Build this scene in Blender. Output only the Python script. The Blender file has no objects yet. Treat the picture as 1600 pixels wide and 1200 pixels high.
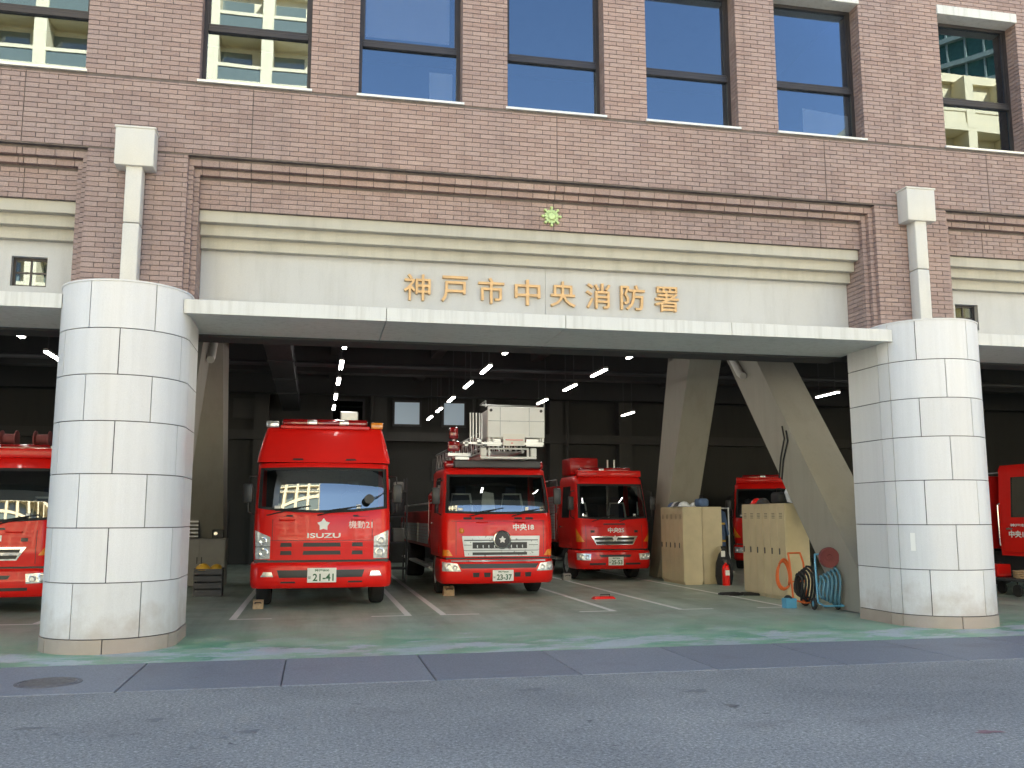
import bpy, bmesh, math, random
from mathutils import Vector, Matrix
R = math.radians
random.seed(7)
sc = bpy.context.scene
COL = sc.collection

# ------------------------------------------------------------------ camera, world, sun, exposure
cam_d = bpy.data.cameras.new('camera'); cam = bpy.data.objects.new('camera', cam_d); COL.objects.link(cam)
yaw, pit, rol = R(-11.814), R(8.094), R(-0.1)
fw = Vector((-math.sin(yaw)*math.cos(pit), math.cos(yaw)*math.cos(pit), math.sin(pit)))
rt = Vector((math.cos(yaw), math.sin(yaw), 0)); up = rt.cross(fw)
r2 = rt*math.cos(rol) + up*math.sin(rol); u2 = up*math.cos(rol) - rt*math.sin(rol)
M = Matrix((r2, u2, -fw)).transposed().to_4x4(); M.translation = (0, 0, 1.6)
cam.matrix_world = M
cam_d.sensor_fit = 'HORIZONTAL'; cam_d.sensor_width = 36.0; cam_d.lens = 36.0*1463.5/1600
cam_d.clip_start = 0.05; cam_d.clip_end = 1000
sc.camera = cam

SUN_EL, SUN_AZ = 36, 24          # sun stands behind the station, to the right
w = bpy.data.worlds.new('World'); sc.world = w; w.use_nodes = True
nt = w.node_tree; bg = nt.nodes['Background']
sky = nt.nodes.new('ShaderNodeTexSky'); sky.sky_type = 'NISHITA'; sky.sun_disc = False
sky.sun_elevation = R(SUN_EL); sky.sun_rotation = R(SUN_AZ); sky.air_density = 1.0; sky.dust_density = 0.6; sky.ozone_density = 1.0
nt.links.new(sky.outputs[0], bg.inputs[0]); bg.inputs[1].default_value = 0.085
sun_d = bpy.data.lights.new('sun', 'SUN'); sun = bpy.data.objects.new('sun', sun_d); COL.objects.link(sun)
sun_d.energy = 5.0; sun_d.angle = R(0.53); sun_d.color = (1.0, 0.94, 0.82)
sv = Vector((math.sin(R(SUN_AZ))*math.cos(R(SUN_EL)), math.cos(R(SUN_AZ))*math.cos(R(SUN_EL)), math.sin(R(SUN_EL))))
sun.rotation_euler = (-sv).to_track_quat('-Z', 'Y').to_euler(); sun.location = (0, 60, 60)
vs = sc.view_settings; vs.view_transform = 'Standard'; vs.look = 'None'; vs.exposure = 2.5; vs.gamma = 1.0
sc.cycles.use_denoising = True; sc.cycles.max_bounces = 8; sc.cycles.diffuse_bounces = 4
sc.cycles.sample_clamp_indirect = 6.0; sc.cycles.caustics_reflective = False

# ------------------------------------------------------------------ materials
MATS = {}
def nodes_of(name):
    m = bpy.data.materials.new(name); m.use_nodes = True; MATS[name] = m
    n = m.node_tree.nodes; l = m.node_tree.links
    return m, n, l, n['Principled BSDF']
def ramp(n, stops):
    r = n.new('ShaderNodeValToRGB'); e = r.color_ramp.elements
    while len(e) < len(stops): e.new(0.5)
    for i, (p, c) in enumerate(stops):
        e[i].position = p; e[i].color = (*c, 1) if len(c) == 3 else c
    return r
def noise(n, l, scale, detail=4, rough=0.55, vec=None, dist=0.0):
    t = n.new('ShaderNodeTexNoise'); t.inputs['Scale'].default_value = scale; t.inputs['Detail'].default_value = detail
    t.inputs['Roughness'].default_value = rough; t.inputs['Distortion'].default_value = dist
    if vec is not None: l.new(vec, t.inputs['Vector'])
    return t
def mixc(n, l, fac, a, b, mode='MIX'):
    m = n.new('ShaderNodeMix'); m.data_type = 'RGBA'; m.blend_type = mode
    for sock, v in ((m.inputs[0], fac), (m.inputs[6], a), (m.inputs[7], b)):
        if isinstance(v, (int, float)): sock.default_value = v
        elif isinstance(v, tuple): sock.default_value = (*v, 1)
        else: l.new(v, sock)
    return m.outputs[2]
def math_(n, l, op, a, b=0.0, clamp=False):
    m = n.new('ShaderNodeMath'); m.operation = op; m.use_clamp = clamp
    for s, v in ((m.inputs[0], a), (m.inputs[1], b)):
        if isinstance(v, (int, float)): s.default_value = v
        else: l.new(v, s)
    return m.outputs[0]
def pos(n): return n.new('ShaderNodeNewGeometry').outputs['Position']
def bump(n, l, p, h, strength, dist=0.01):
    b = n.new('ShaderNodeBump'); b.inputs['Strength'].default_value = strength; b.inputs['Distance'].default_value = dist
    l.new(h, b.inputs['Height']); l.new(b.outputs[0], p.inputs['Normal'])
def pmat(name, col, rough=0.5, metal=0.0, var=0.12, scale=3.0, bmp=0.0, bscale=60, coat=0.0, rvar=0.1, spec=0.5):
    m, n, l, p = nodes_of(name)
    g = pos(n)
    t = noise(n, l, scale, 5, 0.6, g)
    lo = tuple(max(0, c*(1-var)) for c in col); hi = tuple(min(1, c*(1+var)) for c in col)
    r = ramp(n, [(0.3, lo), (0.7, hi)]); l.new(t.outputs[0], r.inputs[0]); l.new(r.outputs[0], p.inputs['Base Color'])
    p.inputs['Metallic'].default_value = metal; p.inputs['Specular IOR Level'].default_value = spec
    t2 = noise(n, l, scale*4, 3, 0.6, g)
    mr = n.new('ShaderNodeMapRange'); mr.inputs[3].default_value = max(0.02, rough-rvar); mr.inputs[4].default_value = min(1, rough+rvar)
    l.new(t2.outputs[0], mr.inputs[0]); l.new(mr.outputs[0], p.inputs['Roughness'])
    if coat: p.inputs['Coat Weight'].default_value = coat; p.inputs['Coat Roughness'].default_value = 0.04
    if bmp: bump(n, l, p, noise(n, l, bscale, 4, 0.6, g).outputs[0], bmp, 0.004)
    return m
def emat(name, col, s):
    m, n, l, p = nodes_of(name)
    p.inputs['Base Color'].default_value = (*col, 1); p.inputs['Emission Color'].default_value = (*col, 1); p.inputs['Emission Strength'].default_value = s
    return m
def glassmat(name, tint, refl, rough=0.0, ior=1.5, trans=True, body=(0.01, 0.01, 0.012), gcol=(0.95, 0.97, 1.0), wave=0.03):
    m, n, l, p = nodes_of(name); n.remove(p)
    out = n['Material Output']
    fr = n.new('ShaderNodeFresnel'); fr.inputs[0].default_value = ior
    fac = math_(n, l, 'ADD', fr.outputs[0], refl, True)
    gl = n.new('ShaderNodeBsdfGlossy'); gl.inputs['Roughness'].default_value = rough; gl.inputs['Color'].default_value = (*gcol, 1)
    if trans: tr = n.new('ShaderNodeBsdfTransparent'); tr.inputs[0].default_value = (*tint, 1)
    else: tr = n.new('ShaderNodeBsdfDiffuse'); tr.inputs[0].default_value = (*body, 1)
    mx = n.new('ShaderNodeMixShader'); l.new(fac, mx.inputs[0]); l.new(tr.outputs[0], mx.inputs[1]); l.new(gl.outputs[0], mx.inputs[2])
    l.new(mx.outputs[0], out.inputs[0])
    # faint waviness of float glass
    b = n.new('ShaderNodeBump'); b.inputs['Strength'].default_value = wave; b.inputs['Distance'].default_value = 0.01
    l.new(noise(n, l, 0.9, 1, 0.4, pos(n)).outputs[0], b.inputs['Height']); l.new(b.outputs[0], gl.inputs['Normal'])
    return m

# brick: a tone for each brick, burnt flecks, drag-faced relief
def brickmat(name, stops, mort=False):
    m, n, l, p = nodes_of(name); g = n.new('ShaderNodeNewGeometry'); oi = n.new('ShaderNodeObjectInfo')
    rnd = math_(n, l, 'FRACT', math_(n, l, 'ADD', g.outputs['Random Per Island'], oi.outputs['Random']))
    r = ramp(n, stops); l.new(rnd, r.inputs[0])
    big = noise(n, l, 0.35, 3, 0.5, g.outputs['Position'])
    rb = ramp(n, [(0.35, (0.90, 0.90, 0.92)), (0.65, (1.08, 1.04, 1.0))]); l.new(big.outputs[0], rb.inputs[0])
    c = mixc(n, l, 1.0, r.outputs[0], rb.outputs[0], 'MULTIPLY')
    ms_ = n.new('ShaderNodeMapping'); ms_.inputs['Scale'].default_value = (2.4, 2.4, 0.16); l.new(g.outputs['Position'], ms_.inputs[0])
    sk_ = noise(n, l, 1.3, 6, 0.68, ms_.outputs[0]); rk_ = ramp(n, [(0.36, (0.88, 0.88, 0.885)), (0.5, (1.0, 1.0, 1.0)), (0.72, (1.06, 1.055, 1.05))]); l.new(sk_.outputs[0], rk_.inputs[0])
    c = mixc(n, l, 1.0, c, rk_.outputs[0], 'MULTIPLY')
    fl = noise(n, l, 55, 4, 0.65, g.outputs['Position']); rf = ramp(n, [(0.35, (0.78, 0.78, 0.78)), (0.6, (1.04, 1.04, 1.04))]); l.new(fl.outputs[0], rf.inputs[0])
    c = mixc(n, l, 1.0, c, rf.outputs[0], 'MULTIPLY'); l.new(c, p.inputs['Base Color'])
    p.inputs['Roughness'].default_value = 0.62
    mp = n.new('ShaderNodeMapping'); mp.inputs['Scale'].default_value = (6, 6, 60); l.new(g.outputs['Position'], mp.inputs[0])
    bump(n, l, p, noise(n, l, 3, 4, 0.6, mp.outputs[0]).outputs[0], 0.5, 0.004)
    return m
brickmat('brick_tile', [(0.0, (0.30, 0.21, 0.185)), (0.4, (0.34, 0.245, 0.217)), (0.75, (0.37, 0.274, 0.244)), (1.0, (0.315, 0.228, 0.205))])
pmat('mortar', (0.14, 0.115, 0.105), 0.9, var=0.25, scale=8, bmp=0.5, bscale=120)
pmat('joint_sealant', (0.05, 0.042, 0.04), 0.7)

def streaky(name, base, dark, rough=0.6, amt=0.35, grain=90, bm_=0.15, sx=2.6):
    m, n, l, p = nodes_of(name); g = pos(n)
    mp = n.new('ShaderNodeMapping'); mp.inputs['Scale'].default_value = (sx, sx, 0.35); l.new(g, mp.inputs[0])
    st = noise(n, l, 1.6, 6, 0.65, mp.outputs[0]); rs = ramp(n, [(0.48, (0, 0, 0)), (0.8, (1, 1, 1))]); l.new(st.outputs[0], rs.inputs[0])
    bl = noise(n, l, 0.8, 4, 0.55, g); rb = ramp(n, [(0.3, tuple(c*0.93 for c in base)), (0.7, base)]); l.new(bl.outputs[0], rb.inputs[0])
    f = math_(n, l, 'MULTIPLY', rs.outputs[0], amt)
    c = mixc(n, l, f, rb.outputs[0], dark)
    gr = noise(n, l, grain, 3, 0.7, g); rg = ramp(n, [(0.3, (0.92, 0.92, 0.92)), (0.7, (1.05, 1.05, 1.05))]); l.new(gr.outputs[0], rg.inputs[0])
    c = mixc(n, l, 1.0, c, rg.outputs[0], 'MULTIPLY'); l.new(c, p.inputs['Base Color'])
    p.inputs['Roughness'].default_value = rough
    bump(n, l, p, gr.outputs[0], bm_, 0.003)
    return m
streaky('cream_render', (0.48, 0.455, 0.385), (0.29, 0.265, 0.215), 0.7, 0.55)
streaky('panel_render', (0.53, 0.525, 0.505), (0.37, 0.36, 0.33), 0.7, 0.5)
streaky('canopy_white', (0.66, 0.66, 0.635), (0.36, 0.35, 0.31), 0.55, 0.6, sx=7.0)
streaky('concrete_wall', (0.36, 0.34, 0.30), (0.22, 0.20, 0.17), 0.75, 0.4)
streaky('concrete_brace', (0.31, 0.292, 0.245), (0.19, 0.175, 0.145), 0.7, 0.4)
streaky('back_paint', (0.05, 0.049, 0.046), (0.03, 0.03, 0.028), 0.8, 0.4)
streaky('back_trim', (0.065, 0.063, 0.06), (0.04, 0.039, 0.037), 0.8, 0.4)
streaky('pipe_cream', (0.62, 0.60, 0.55), (0.5, 0.46, 0.38), 0.45, 0.3)
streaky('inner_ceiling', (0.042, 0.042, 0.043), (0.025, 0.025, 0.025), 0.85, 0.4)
streaky('apartment_cream', (0.86, 0.75, 0.49), (0.62, 0.52, 0.33), 0.7, 0.3)
streaky('bounce_white', (0.82, 0.78, 0.68), (0.6, 0.55, 0.43), 0.7, 0.3)

# stone panels of the columns: a tone for each panel, dirt near the foot
def stone(name, base, foot):
    m, n, l, p = nodes_of(name); g = n.new('ShaderNodeNewGeometry'); oi = n.new('ShaderNodeObjectInfo')
    r = ramp(n, [(0, tuple(c*0.93 for c in base)), (1, tuple(min(1, c*1.05) for c in base))]); l.new(oi.outputs['Random'], r.inputs[0])
    sp = noise(n, l, 160, 3, 0.7, g.outputs['Position']); rs = ramp(n, [(0.32, (0.86, 0.86, 0.86)), (0.62, (1.04, 1.04, 1.04))]); l.new(sp.outputs[0], rs.inputs[0])
    c = mixc(n, l, 1.0, r.outputs[0], rs.outputs[0], 'MULTIPLY')
    sep = n.new('ShaderNodeSeparateXYZ'); l.new(g.outputs['Position'], sep.inputs[0])
    mv = n.new('ShaderNodeMapping'); mv.inputs['Scale'].default_value = (6, 6, 0.3); l.new(g.outputs['Position'], mv.inputs[0])
    sv_ = noise(n, l, 1.2, 6, 0.7, mv.outputs[0]); rv_ = ramp(n, [(0.34, (0.94, 0.937, 0.93)), (0.55, (1, 1, 1))]); l.new(sv_.outputs[0], rv_.inputs[0])
    c = mixc(n, l, 1.0, c, rv_.outputs[0], 'MULTIPLY')
    nz = noise(n, l, 3.2, 5, 0.6, g.outputs['Position'])
    h = math_(n, l, 'SUBTRACT', math_(n, l, 'MULTIPLY', nz.outputs[0], 1.5), math_(n, l, 'ADD', math_(n, l, 'MULTIPLY', sep.outputs[2], 1.1), 0.10))
    f = math_(n, l, 'MULTIPLY', math_(n, l, 'MULTIPLY', h, 1.8, True), 0.6)
    c = mixc(n, l, f, c, foot); l.new(c, p.inputs['Base Color']); p.inputs['Roughness'].default_value = 0.42
    bump(n, l, p, sp.outputs[0], 0.08, 0.002)
stone('pale_stone', (0.70, 0.69, 0.685), (0.40, 0.33, 0.28))
stone('plinth_stone', (0.46, 0.385, 0.335), (0.33, 0.27, 0.22))

# ground materials
def asphalt():
    m, n, l, p = nodes_of('asphalt'); g = pos(n)
    a = noise(n, l, 34, 5, 0.85, g); ra = ramp(n, [(0.30, (0.067, 0.067, 0.061)), (0.46, (0.211, 0.211, 0.195)), (0.56, (0.295, 0.292, 0.27)), (0.72, (0.61, 0.605, 0.565))]); l.new(a.outputs[0], ra.inputs[0])
    vo = n.new('ShaderNodeTexVoronoi'); vo.inputs['Scale'].default_value = 95; l.new(g, vo.inputs['Vector'])
    rv = ramp(n, [(0.0, (0.72, 0.72, 0.73)), (0.5, (1.0, 1.0, 1.0)), (1.0, (1.3, 1.3, 1.28))]); l.new(vo.outputs['Color'], rv.inputs[0])
    c = mixc(n, l, 1.0, ra.outputs[0], rv.outputs[0], 'MULTIPLY')
    b = noise(n, l, 0.45, 6, 0.62, g, 0.4); rb = ramp(n, [(0.3, (0.78, 0.78, 0.80)), (0.7, (1.16, 1.15, 1.13))]); l.new(b.outputs[0], rb.inputs[0])
    c = mixc(n, l, 1.0, c, rb.outputs[0], 'MULTIPLY')
    mp = n.new('ShaderNodeMapping'); mp.inputs['Scale'].default_value = (0.8, 1.0, 1); mp.inputs['Location'].default_value = (3.1, 1.7, 0); l.new(g, mp.inputs[0])
    s = noise(n, l, 1.1, 6, 0.6, mp.outputs[0], 0.3); rs = ramp(n, [(0.58, (0, 0, 0)), (0.74, (1, 1, 1))]); l.new(s.outputs[0], rs.inputs[0])
    c = mixc(n, l, math_(n, l, 'MULTIPLY', rs.outputs[0], 0.4), c, (0.12, 0.105, 0.10))
    s2 = noise(n, l, 4.2, 3, 0.55, mp.outputs[0], 0.5); r2_ = ramp(n, [(0.705, (0, 0, 0)), (0.745, (1, 1, 1))]); l.new(s2.outputs[0], r2_.inputs[0])
    c = mixc(n, l, math_(n, l, 'MULTIPLY', r2_.outputs[0], 0.7), c, (0.05, 0.045, 0.045))
    l.new(c, p.inputs['Base Color']); p.inputs['Roughness'].default_value = 0.85
    bump(n, l, p, a.outputs[0], 0.6, 0.008)
asphalt()
def gutter():
    m, n, l, p = nodes_of('gutter_concrete'); g = pos(n); oi = n.new('ShaderNodeObjectInfo')
    a = noise(n, l, 50, 4, 0.75, g); ra = ramp(n, [(0.3, (0.130, 0.138, 0.148)), (0.7, (0.255, 0.268, 0.286))]); l.new(a.outputs[0], ra.inputs[0])
    r = ramp(n, [(0, (0.86, 0.86, 0.88)), (1, (1.1, 1.08, 1.06))]); l.new(oi.outputs['Random'], r.inputs[0])
    c = mixc(n, l, 1.0, ra.outputs[0], r.outputs[0], 'MULTIPLY')
    b = noise(n, l, 0.9, 5, 0.6, g, 0.5); rb = ramp(n, [(0.55, (0, 0, 0)), (0.75, (1, 1, 1))]); l.new(b.outputs[0], rb.inputs[0])
    c = mixc(n, l, math_(n, l, 'MULTIPLY', rb.outputs[0], 0.5), c, (0.115, 0.095, 0.10))
    l.new(c, p.inputs['Base Color']); p.inputs['Roughness'].default_value = 0.6; bump(n, l, p, a.outputs[0], 0.25, 0.004)
gutter()
def greenfloor():
    m, n, l, p = nodes_of('green_floor_paint'); g = pos(n)
    sep = n.new('ShaderNodeSeparateXYZ'); l.new(g, sep.inputs[0])      # y: 11.3 (street edge) .. 34 (back wall)
    nb = noise(n, l, 1.3, 6, 0.65, g, 0.4)
    yj = math_(n, l, 'ADD', sep.outputs[1], math_(n, l, 'MULTIPLY', math_(n, l, 'SUBTRACT', nb.outputs[0], 0.5), 3.4))
    inn = math_(n, l, 'MULTIPLY', math_(n, l, 'SUBTRACT', yj, 12.6), 0.45, True)
    a = noise(n, l, 1.6, 6, 0.65, g, 0.3)
    gr = ramp(n, [(0.36, (0.11, 0.31, 0.185)), (0.48, (0.19, 0.38, 0.235)), (0.56, (0.30, 0.42, 0.29)), (0.68, (0.36, 0.45, 0.36))]); l.new(a.outputs[0], gr.inputs[0])
    mp = n.new('ShaderNodeMapping'); mp.inputs['Scale'].default_value = (2.2, 0.16, 1); l.new(g, mp.inputs[0])
    tr = noise(n, l, 1.0, 6, 0.65, mp.outputs[0])      # tyre tracks run in and out of the bays
    gi = ramp(n, [(0.3, (0.235, 0.30, 0.25)), (0.5, (0.335, 0.42, 0.355)), (0.7, (0.42, 0.51, 0.44))]); l.new(tr.outputs[0], gi.inputs[0])
    c = mixc(n, l, inn, gr.outputs[0], gi.outputs[0])
    # paint worn through to pale concrete in patches along the street edge
    mp2 = n.new('ShaderNodeMapping'); mp2.inputs['Scale'].default_value = (0.8, 1.6, 1); l.new(g, mp2.inputs[0])
    wn = noise(n, l, 1.5, 8, 0.72, mp2.outputs[0], 0.25)
    edge = math_(n, l, 'SUBTRACT', 1.0, math_(n, l, 'MULTIPLY', math_(n, l, 'ABSOLUTE', math_(n, l, 'SUBTRACT', sep.outputs[1], 11.9)), 0.9, True))
    wf = math_(n, l, 'ADD', wn.outputs[0], math_(n, l, 'MULTIPLY', edge, 0.15))
    rw = ramp(n, [(0.605, (0, 0, 0)), (0.645, (1, 1, 1))]); l.new(wf, rw.inputs[0])
    c = mixc(n, l, math_(n, l, 'MULTIPLY', rw.outputs[0], 0.85), c, (0.44, 0.47, 0.48))
    br = noise(n, l, 0.7, 6, 0.68, g); rbr = ramp(n, [(0.50, (0, 0, 0)), (0.66, (1, 1, 1))]); l.new(br.outputs[0], rbr.inputs[0])
    c = mixc(n, l, math_(n, l, 'MULTIPLY', rbr.outputs[0], 0.4), c, (0.20, 0.20, 0.14))
    fs = noise(n, l, 30, 4, 0.7, g); rf = ramp(n, [(0.3, (0.86, 0.86, 0.86)), (0.65, (1.08, 1.08, 1.08))]); l.new(fs.outputs[0], rf.inputs[0])
    c = mixc(n, l, 1.0, c, rf.outputs[0], 'MULTIPLY')
    l.new(c, p.inputs['Base Color'])
    rr = ramp(n, [(0.3, (0.32,)*3), (0.7, (0.6,)*3)]); l.new(a.outputs[0], rr.inputs[0]); l.new(rr.outputs[0], p.inputs['Roughness'])
    bump(n, l, p, fs.outputs[0], 0.12, 0.003)
greenfloor()
def worn_paint(name, col, under):
    m, n, l, p = nodes_of(name); g = pos(n)
    a = noise(n, l, 9, 5, 0.7, g); r = ramp(n, [(0.30, under), (0.42, col)]); l.new(a.outputs[0], r.inputs[0])
    l.new(r.outputs[0], p.inputs['Base Color']); p.inputs['Roughness'].default_value = 0.6
worn_paint('line_white', (0.84, 0.85, 0.83), (0.60, 0.61, 0.58))

def redpaint(name, col, dirt=0.07):
    m, n, l, p = nodes_of(name); g = pos(n)
    a = noise(n, l, 2.0, 4, 0.6, g); r = ramp(n, [(0.3, tuple(c*0.9 for c in col)), (0.7, col)]); l.new(a.outputs[0], r.inputs[0])
    d = noise(n, l, 2.5, 4, 0.6, g); rd = ramp(n, [(0.5, (0, 0, 0)), (0.8, (1, 1, 1))]); l.new(d.outputs[0], rd.inputs[0])
    c = mixc(n, l, math_(n, l, 'MULTIPLY', rd.outputs[0], dirt), r.outputs[0], (0.30, 0.05, 0.04)); l.new(c, p.inputs['Base Color'])
    p.inputs['Roughness'].default_value = 0.32
    p.inputs['Coat Weight'].default_value = 0.35; p.inputs['Coat Roughness'].default_value = 0.05; p.inputs['Specular IOR Level'].default_value = 0.25
    bump(n, l, p, noise(n, l, 1.1, 1, 0.4, g).outputs[0], 0.03, 0.02)
redpaint('fire_red', (0.78, 0.012, 0.008))
redpaint('fire_red_deep', (0.42, 0.010, 0.009))
pmat('black_rubber', (0.018, 0.018, 0.019), 0.75, var=0.2, bmp=0.2)
pmat('black_plastic', (0.022, 0.022, 0.024), 0.42, var=0.2)
pmat('dark_steel', (0.06, 0.06, 0.065), 0.5, 0.3)
pmat('chrome', (0.72, 0.73, 0.74), 0.16, 1.0, var=0.06)
pmat('silver_paint', (0.42, 0.44, 0.45), 0.3, 0.5, var=0.08)
pmat('aluminium', (0.62, 0.62, 0.61), 0.38, 0.8, var=0.12, scale=6)
pmat('white_paint', (0.85, 0.85, 0.83), 0.4, var=0.05)
pmat('plate_white', (0.82, 0.83, 0.80), 0.4, var=0.03)
pmat('plate_green', (0.02, 0.12, 0.05), 0.5)
pmat('letter_white', (0.85, 0.85, 0.84), 0.45, var=0.03)
pmat('letter_gold', (0.60, 0.375, 0.17), 0.45, 0.15, var=0.1, scale=9)
pmat('emblem_gold', (0.46, 0.56, 0.24), 0.35, 0.3, var=0.15, scale=30)
pmat('lens_clear', (0.80, 0.82, 0.84), 0.08, 0.55, var=0.25, scale=22)
pmat('lamp_glass', (0.66, 0.69, 0.70), 0.12, 0.25, var=0.45, scale=16, coat=1)
pmat('lens_orange', (0.85, 0.28, 0.03), 0.2, var=0.2, scale=20, coat=1)
pmat('lens_red', (0.30, 0.008, 0.01), 0.15, var=0.2, scale=20, coat=1)
pmat('seat_cloth', (0.03, 0.04, 0.07), 0.8)
pmat('cab_trim', (0.035, 0.035, 0.038), 0.7)
pmat('bronze_frame', (0.045, 0.040, 0.042), 0.4, 0.4)
pmat('sill_metal', (0.74, 0.72, 0.67), 0.35, 0.2, var=0.06)
pmat('locker_beige', (0.52, 0.44, 0.28), 0.45, var=0.08)
pmat('cabinet_grey', (0.34, 0.33, 0.30), 0.5, var=0.08)
pmat('wood', (0.42, 0.29, 0.17), 0.7, var=0.25, scale=14)
pmat('orange_frame', (0.70, 0.14, 0.03), 0.45)
pmat('blue_frame', (0.10, 0.33, 0.50), 0.45)
pmat('hose_blue', (0.09, 0.22, 0.30), 0.6)
pmat('hose_maroon', (0.20, 0.05, 0.05), 0.7)
pmat('helmet_yellow', (0.70, 0.42, 0.04), 0.35)
pmat('helmet_white', (0.70, 0.72, 0.74), 0.35)
pmat('bag_blue', (0.09, 0.15, 0.28), 0.7)
pmat('cloth_white', (0.72, 0.72, 0.70), 0.85)
pmat('blind_cloth', (0.80, 0.78, 0.82), 0.9, var=0.03)
pmat('paper_white', (0.85, 0.83, 0.78), 0.8, var=0.03)
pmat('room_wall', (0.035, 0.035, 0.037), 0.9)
pmat('iron_cover', (0.14, 0.135, 0.14), 0.6, 0.4, var=0.3, scale=20, bmp=0.4)
pmat('tower_green', (0.06, 0.16, 0.13), 0.35, var=0.2)
pmat('tower_frame', (0.30, 0.38, 0.34), 0.6)
pmat('city_ground', (0.16, 0.16, 0.16), 0.9)
pmat('far_paving', (0.42, 0.40, 0.36), 0.9)
glassmat('window_glass', (0.60, 0.64, 0.70), 0.115, gcol=(0.72, 0.86, 1.0), wave=0.07)
glassmat('windshield_glass', (0.62, 0.68, 0.68), 0.17)
glassmat('apartment_glass', (0.2, 0.3, 0.3), 0.08, trans=False, body=(0.16, 0.19, 0.15))
glassmat('lit_window', (0.5, 0.55, 0.5), 0.10)
emat('tube_light', (1.0, 0.98, 0.93), 8.0)
emat('day_pane', (0.55, 0.68, 0.78), 0.045)

# ------------------------------------------------------------------ helpers
class MB:
    def __init__(s): s.bm = bmesh.new()
    def box(s, x0, x1, y0, y1, z0, z1, b=0.0, seg=1):
        bm = s.bm
        if b <= 0:
            v = [bm.verts.new(c) for c in ((x0,y0,z0),(x1,y0,z0),(x1,y1,z0),(x0,y1,z0),(x0,y0,z1),(x1,y0,z1),(x1,y1,z1),(x0,y1,z1))]
            for f in ((3,2,1,0),(4,5,6,7),(0,1,5,4),(1,2,6,5),(2,3,7,6),(3,0,4,7)): bm.faces.new([v[i] for i in f])
            return s
        t = bmesh.new(); bmesh.ops.create_cube(t, size=1.0)
        for v in t.verts: v.co = ((x0+x1)/2+v.co.x*(x1-x0), (y0+y1)/2+v.co.y*(y1-y0), (z0+z1)/2+v.co.z*(z1-z0))
        bmesh.ops.bevel(t, geom=t.edges[:], offset=min(b, 0.45*min(x1-x0, y1-y0, z1-z0)), segments=seg, affect='EDGES', profile=0.5)
        s._merge(t); return s
    def _merge(s, t):
        mp = {v: s.bm.verts.new(v.co) for v in t.verts}
        for f in t.faces:
            try: s.bm.faces.new([mp[v] for v in f.verts])
            except ValueError: pass
        t.free()
    def prism(s, pts, d):          # polygon (3-D points) pushed along vector d
        d = Vector(d); a = [s.bm.verts.new(p) for p in pts]; b = [s.bm.verts.new(Vector(p)+d) for p in pts]; n = len(pts)
        s.bm.faces.new(a); s.bm.faces.new(b[::-1])
        for i in range(n): s.bm.faces.new((a[(i+1) % n], a[i], b[i], b[(i+1) % n]))
        return s
    def cyl(s, p0, p1, r0, r1=None, n=12, caps=True):
        r1 = r0 if r1 is None else r1
        p0, p1 = Vector(p0), Vector(p1); ax = (p1-p0).normalized(); a = ax.orthogonal().normalized(); b = ax.cross(a)
        A = [s.bm.verts.new(p0+(a*math.cos(t)+b*math.sin(t))*r0) for t in [2*math.pi*i/n for i in range(n)]]
        B = [s.bm.verts.new(p1+(a*math.cos(t)+b*math.sin(t))*r1) for t in [2*math.pi*i/n for i in range(n)]]
        for i in range(n): s.bm.faces.new((A[i], A[(i+1) % n], B[(i+1) % n], B[i]))
        if caps: s.bm.faces.new(A[::-1]); s.bm.faces.new(B)
        return s
    def tube(s, pts, r, n=8, closed=False):
        pts = [Vector(p) for p in pts]; rings = []; N = len(pts)
        for i, p in enumerate(pts):
            q0 = pts[i-1] if (i > 0 or closed) else p; q1 = pts[(i+1) % N] if (i < N-1 or closed) else p
            ax = (q1-q0).normalized()
            ref = Vector((0, 0, 1)) if abs(ax.z) < 0.9 else Vector((1, 0, 0))
            a = ax.cross(ref).normalized(); b = ax.cross(a)
            rings.append([s.bm.verts.new(p+(a*math.cos(2*math.pi*k/n)+b*math.sin(2*math.pi*k/n))*r) for k in range(n)])
        for i in range(N if closed else N-1):
            A, B = rings[i], rings[(i+1) % N]
            for k in range(n): s.bm.faces.new((A[k], A[(k+1) % n], B[(k+1) % n], B[k]))
        if not closed: s.bm.faces.new(rings[0][::-1]); s.bm.faces.new(rings[-1])
        return s
    def lathe(s, prof, c, ax, n=24):     # prof: (radius, along)
        c, ax = Vector(c), Vector(ax).normalized(); a = ax.orthogonal().normalized(); b = ax.cross(a); rings = []
        for r, h in prof:
            if r < 1e-6: rings.append([s.bm.verts.new(c+ax*h)]*n)
            else: rings.append([s.bm.verts.new(c+ax*h+(a*math.cos(2*math.pi*k/n)+b*math.sin(2*math.pi*k/n))*r) for k in range(n)])
        for A, B in zip(rings, rings[1:]):
            for k in range(n):
                q = []
                for v in (A[k], A[(k+1) % n], B[(k+1) % n], B[k]):
                    if v not in q: q.append(v)
                if len(q) > 2:
                    try: s.bm.faces.new(q)
                    except ValueError: pass
        return s
    def grid(s, rows):
        V = [[s.bm.verts.new(p) for p in r] for r in rows]
        for A, B in zip(V, V[1:]):
            for k in range(len(A)-1): s.bm.faces.new((A[k], A[k+1], B[k+1], B[k]))
        return s
    def done(s, name, mat, parent=None, smooth=0, loc=None):
        bmesh.ops.recalc_face_normals(s.bm, faces=s.bm.faces[:])
        me = bpy.data.meshes.new(name); s.bm.to_mesh(me); s.bm.free()
        if smooth:
            me.polygons.foreach_set('use_smooth', [True]*len(me.polygons)); me.set_sharp_from_angle(angle=R(smooth))
        return put(name, me, mat, parent, loc)
def put(name, me, mat, parent=None, loc=None):
    if mat and not me.materials: me.materials.append(MATS[mat])
    o = bpy.data.objects.new(name, me); COL.objects.link(o); o.parent = parent
    if loc: o.location = loc
    return o
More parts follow.
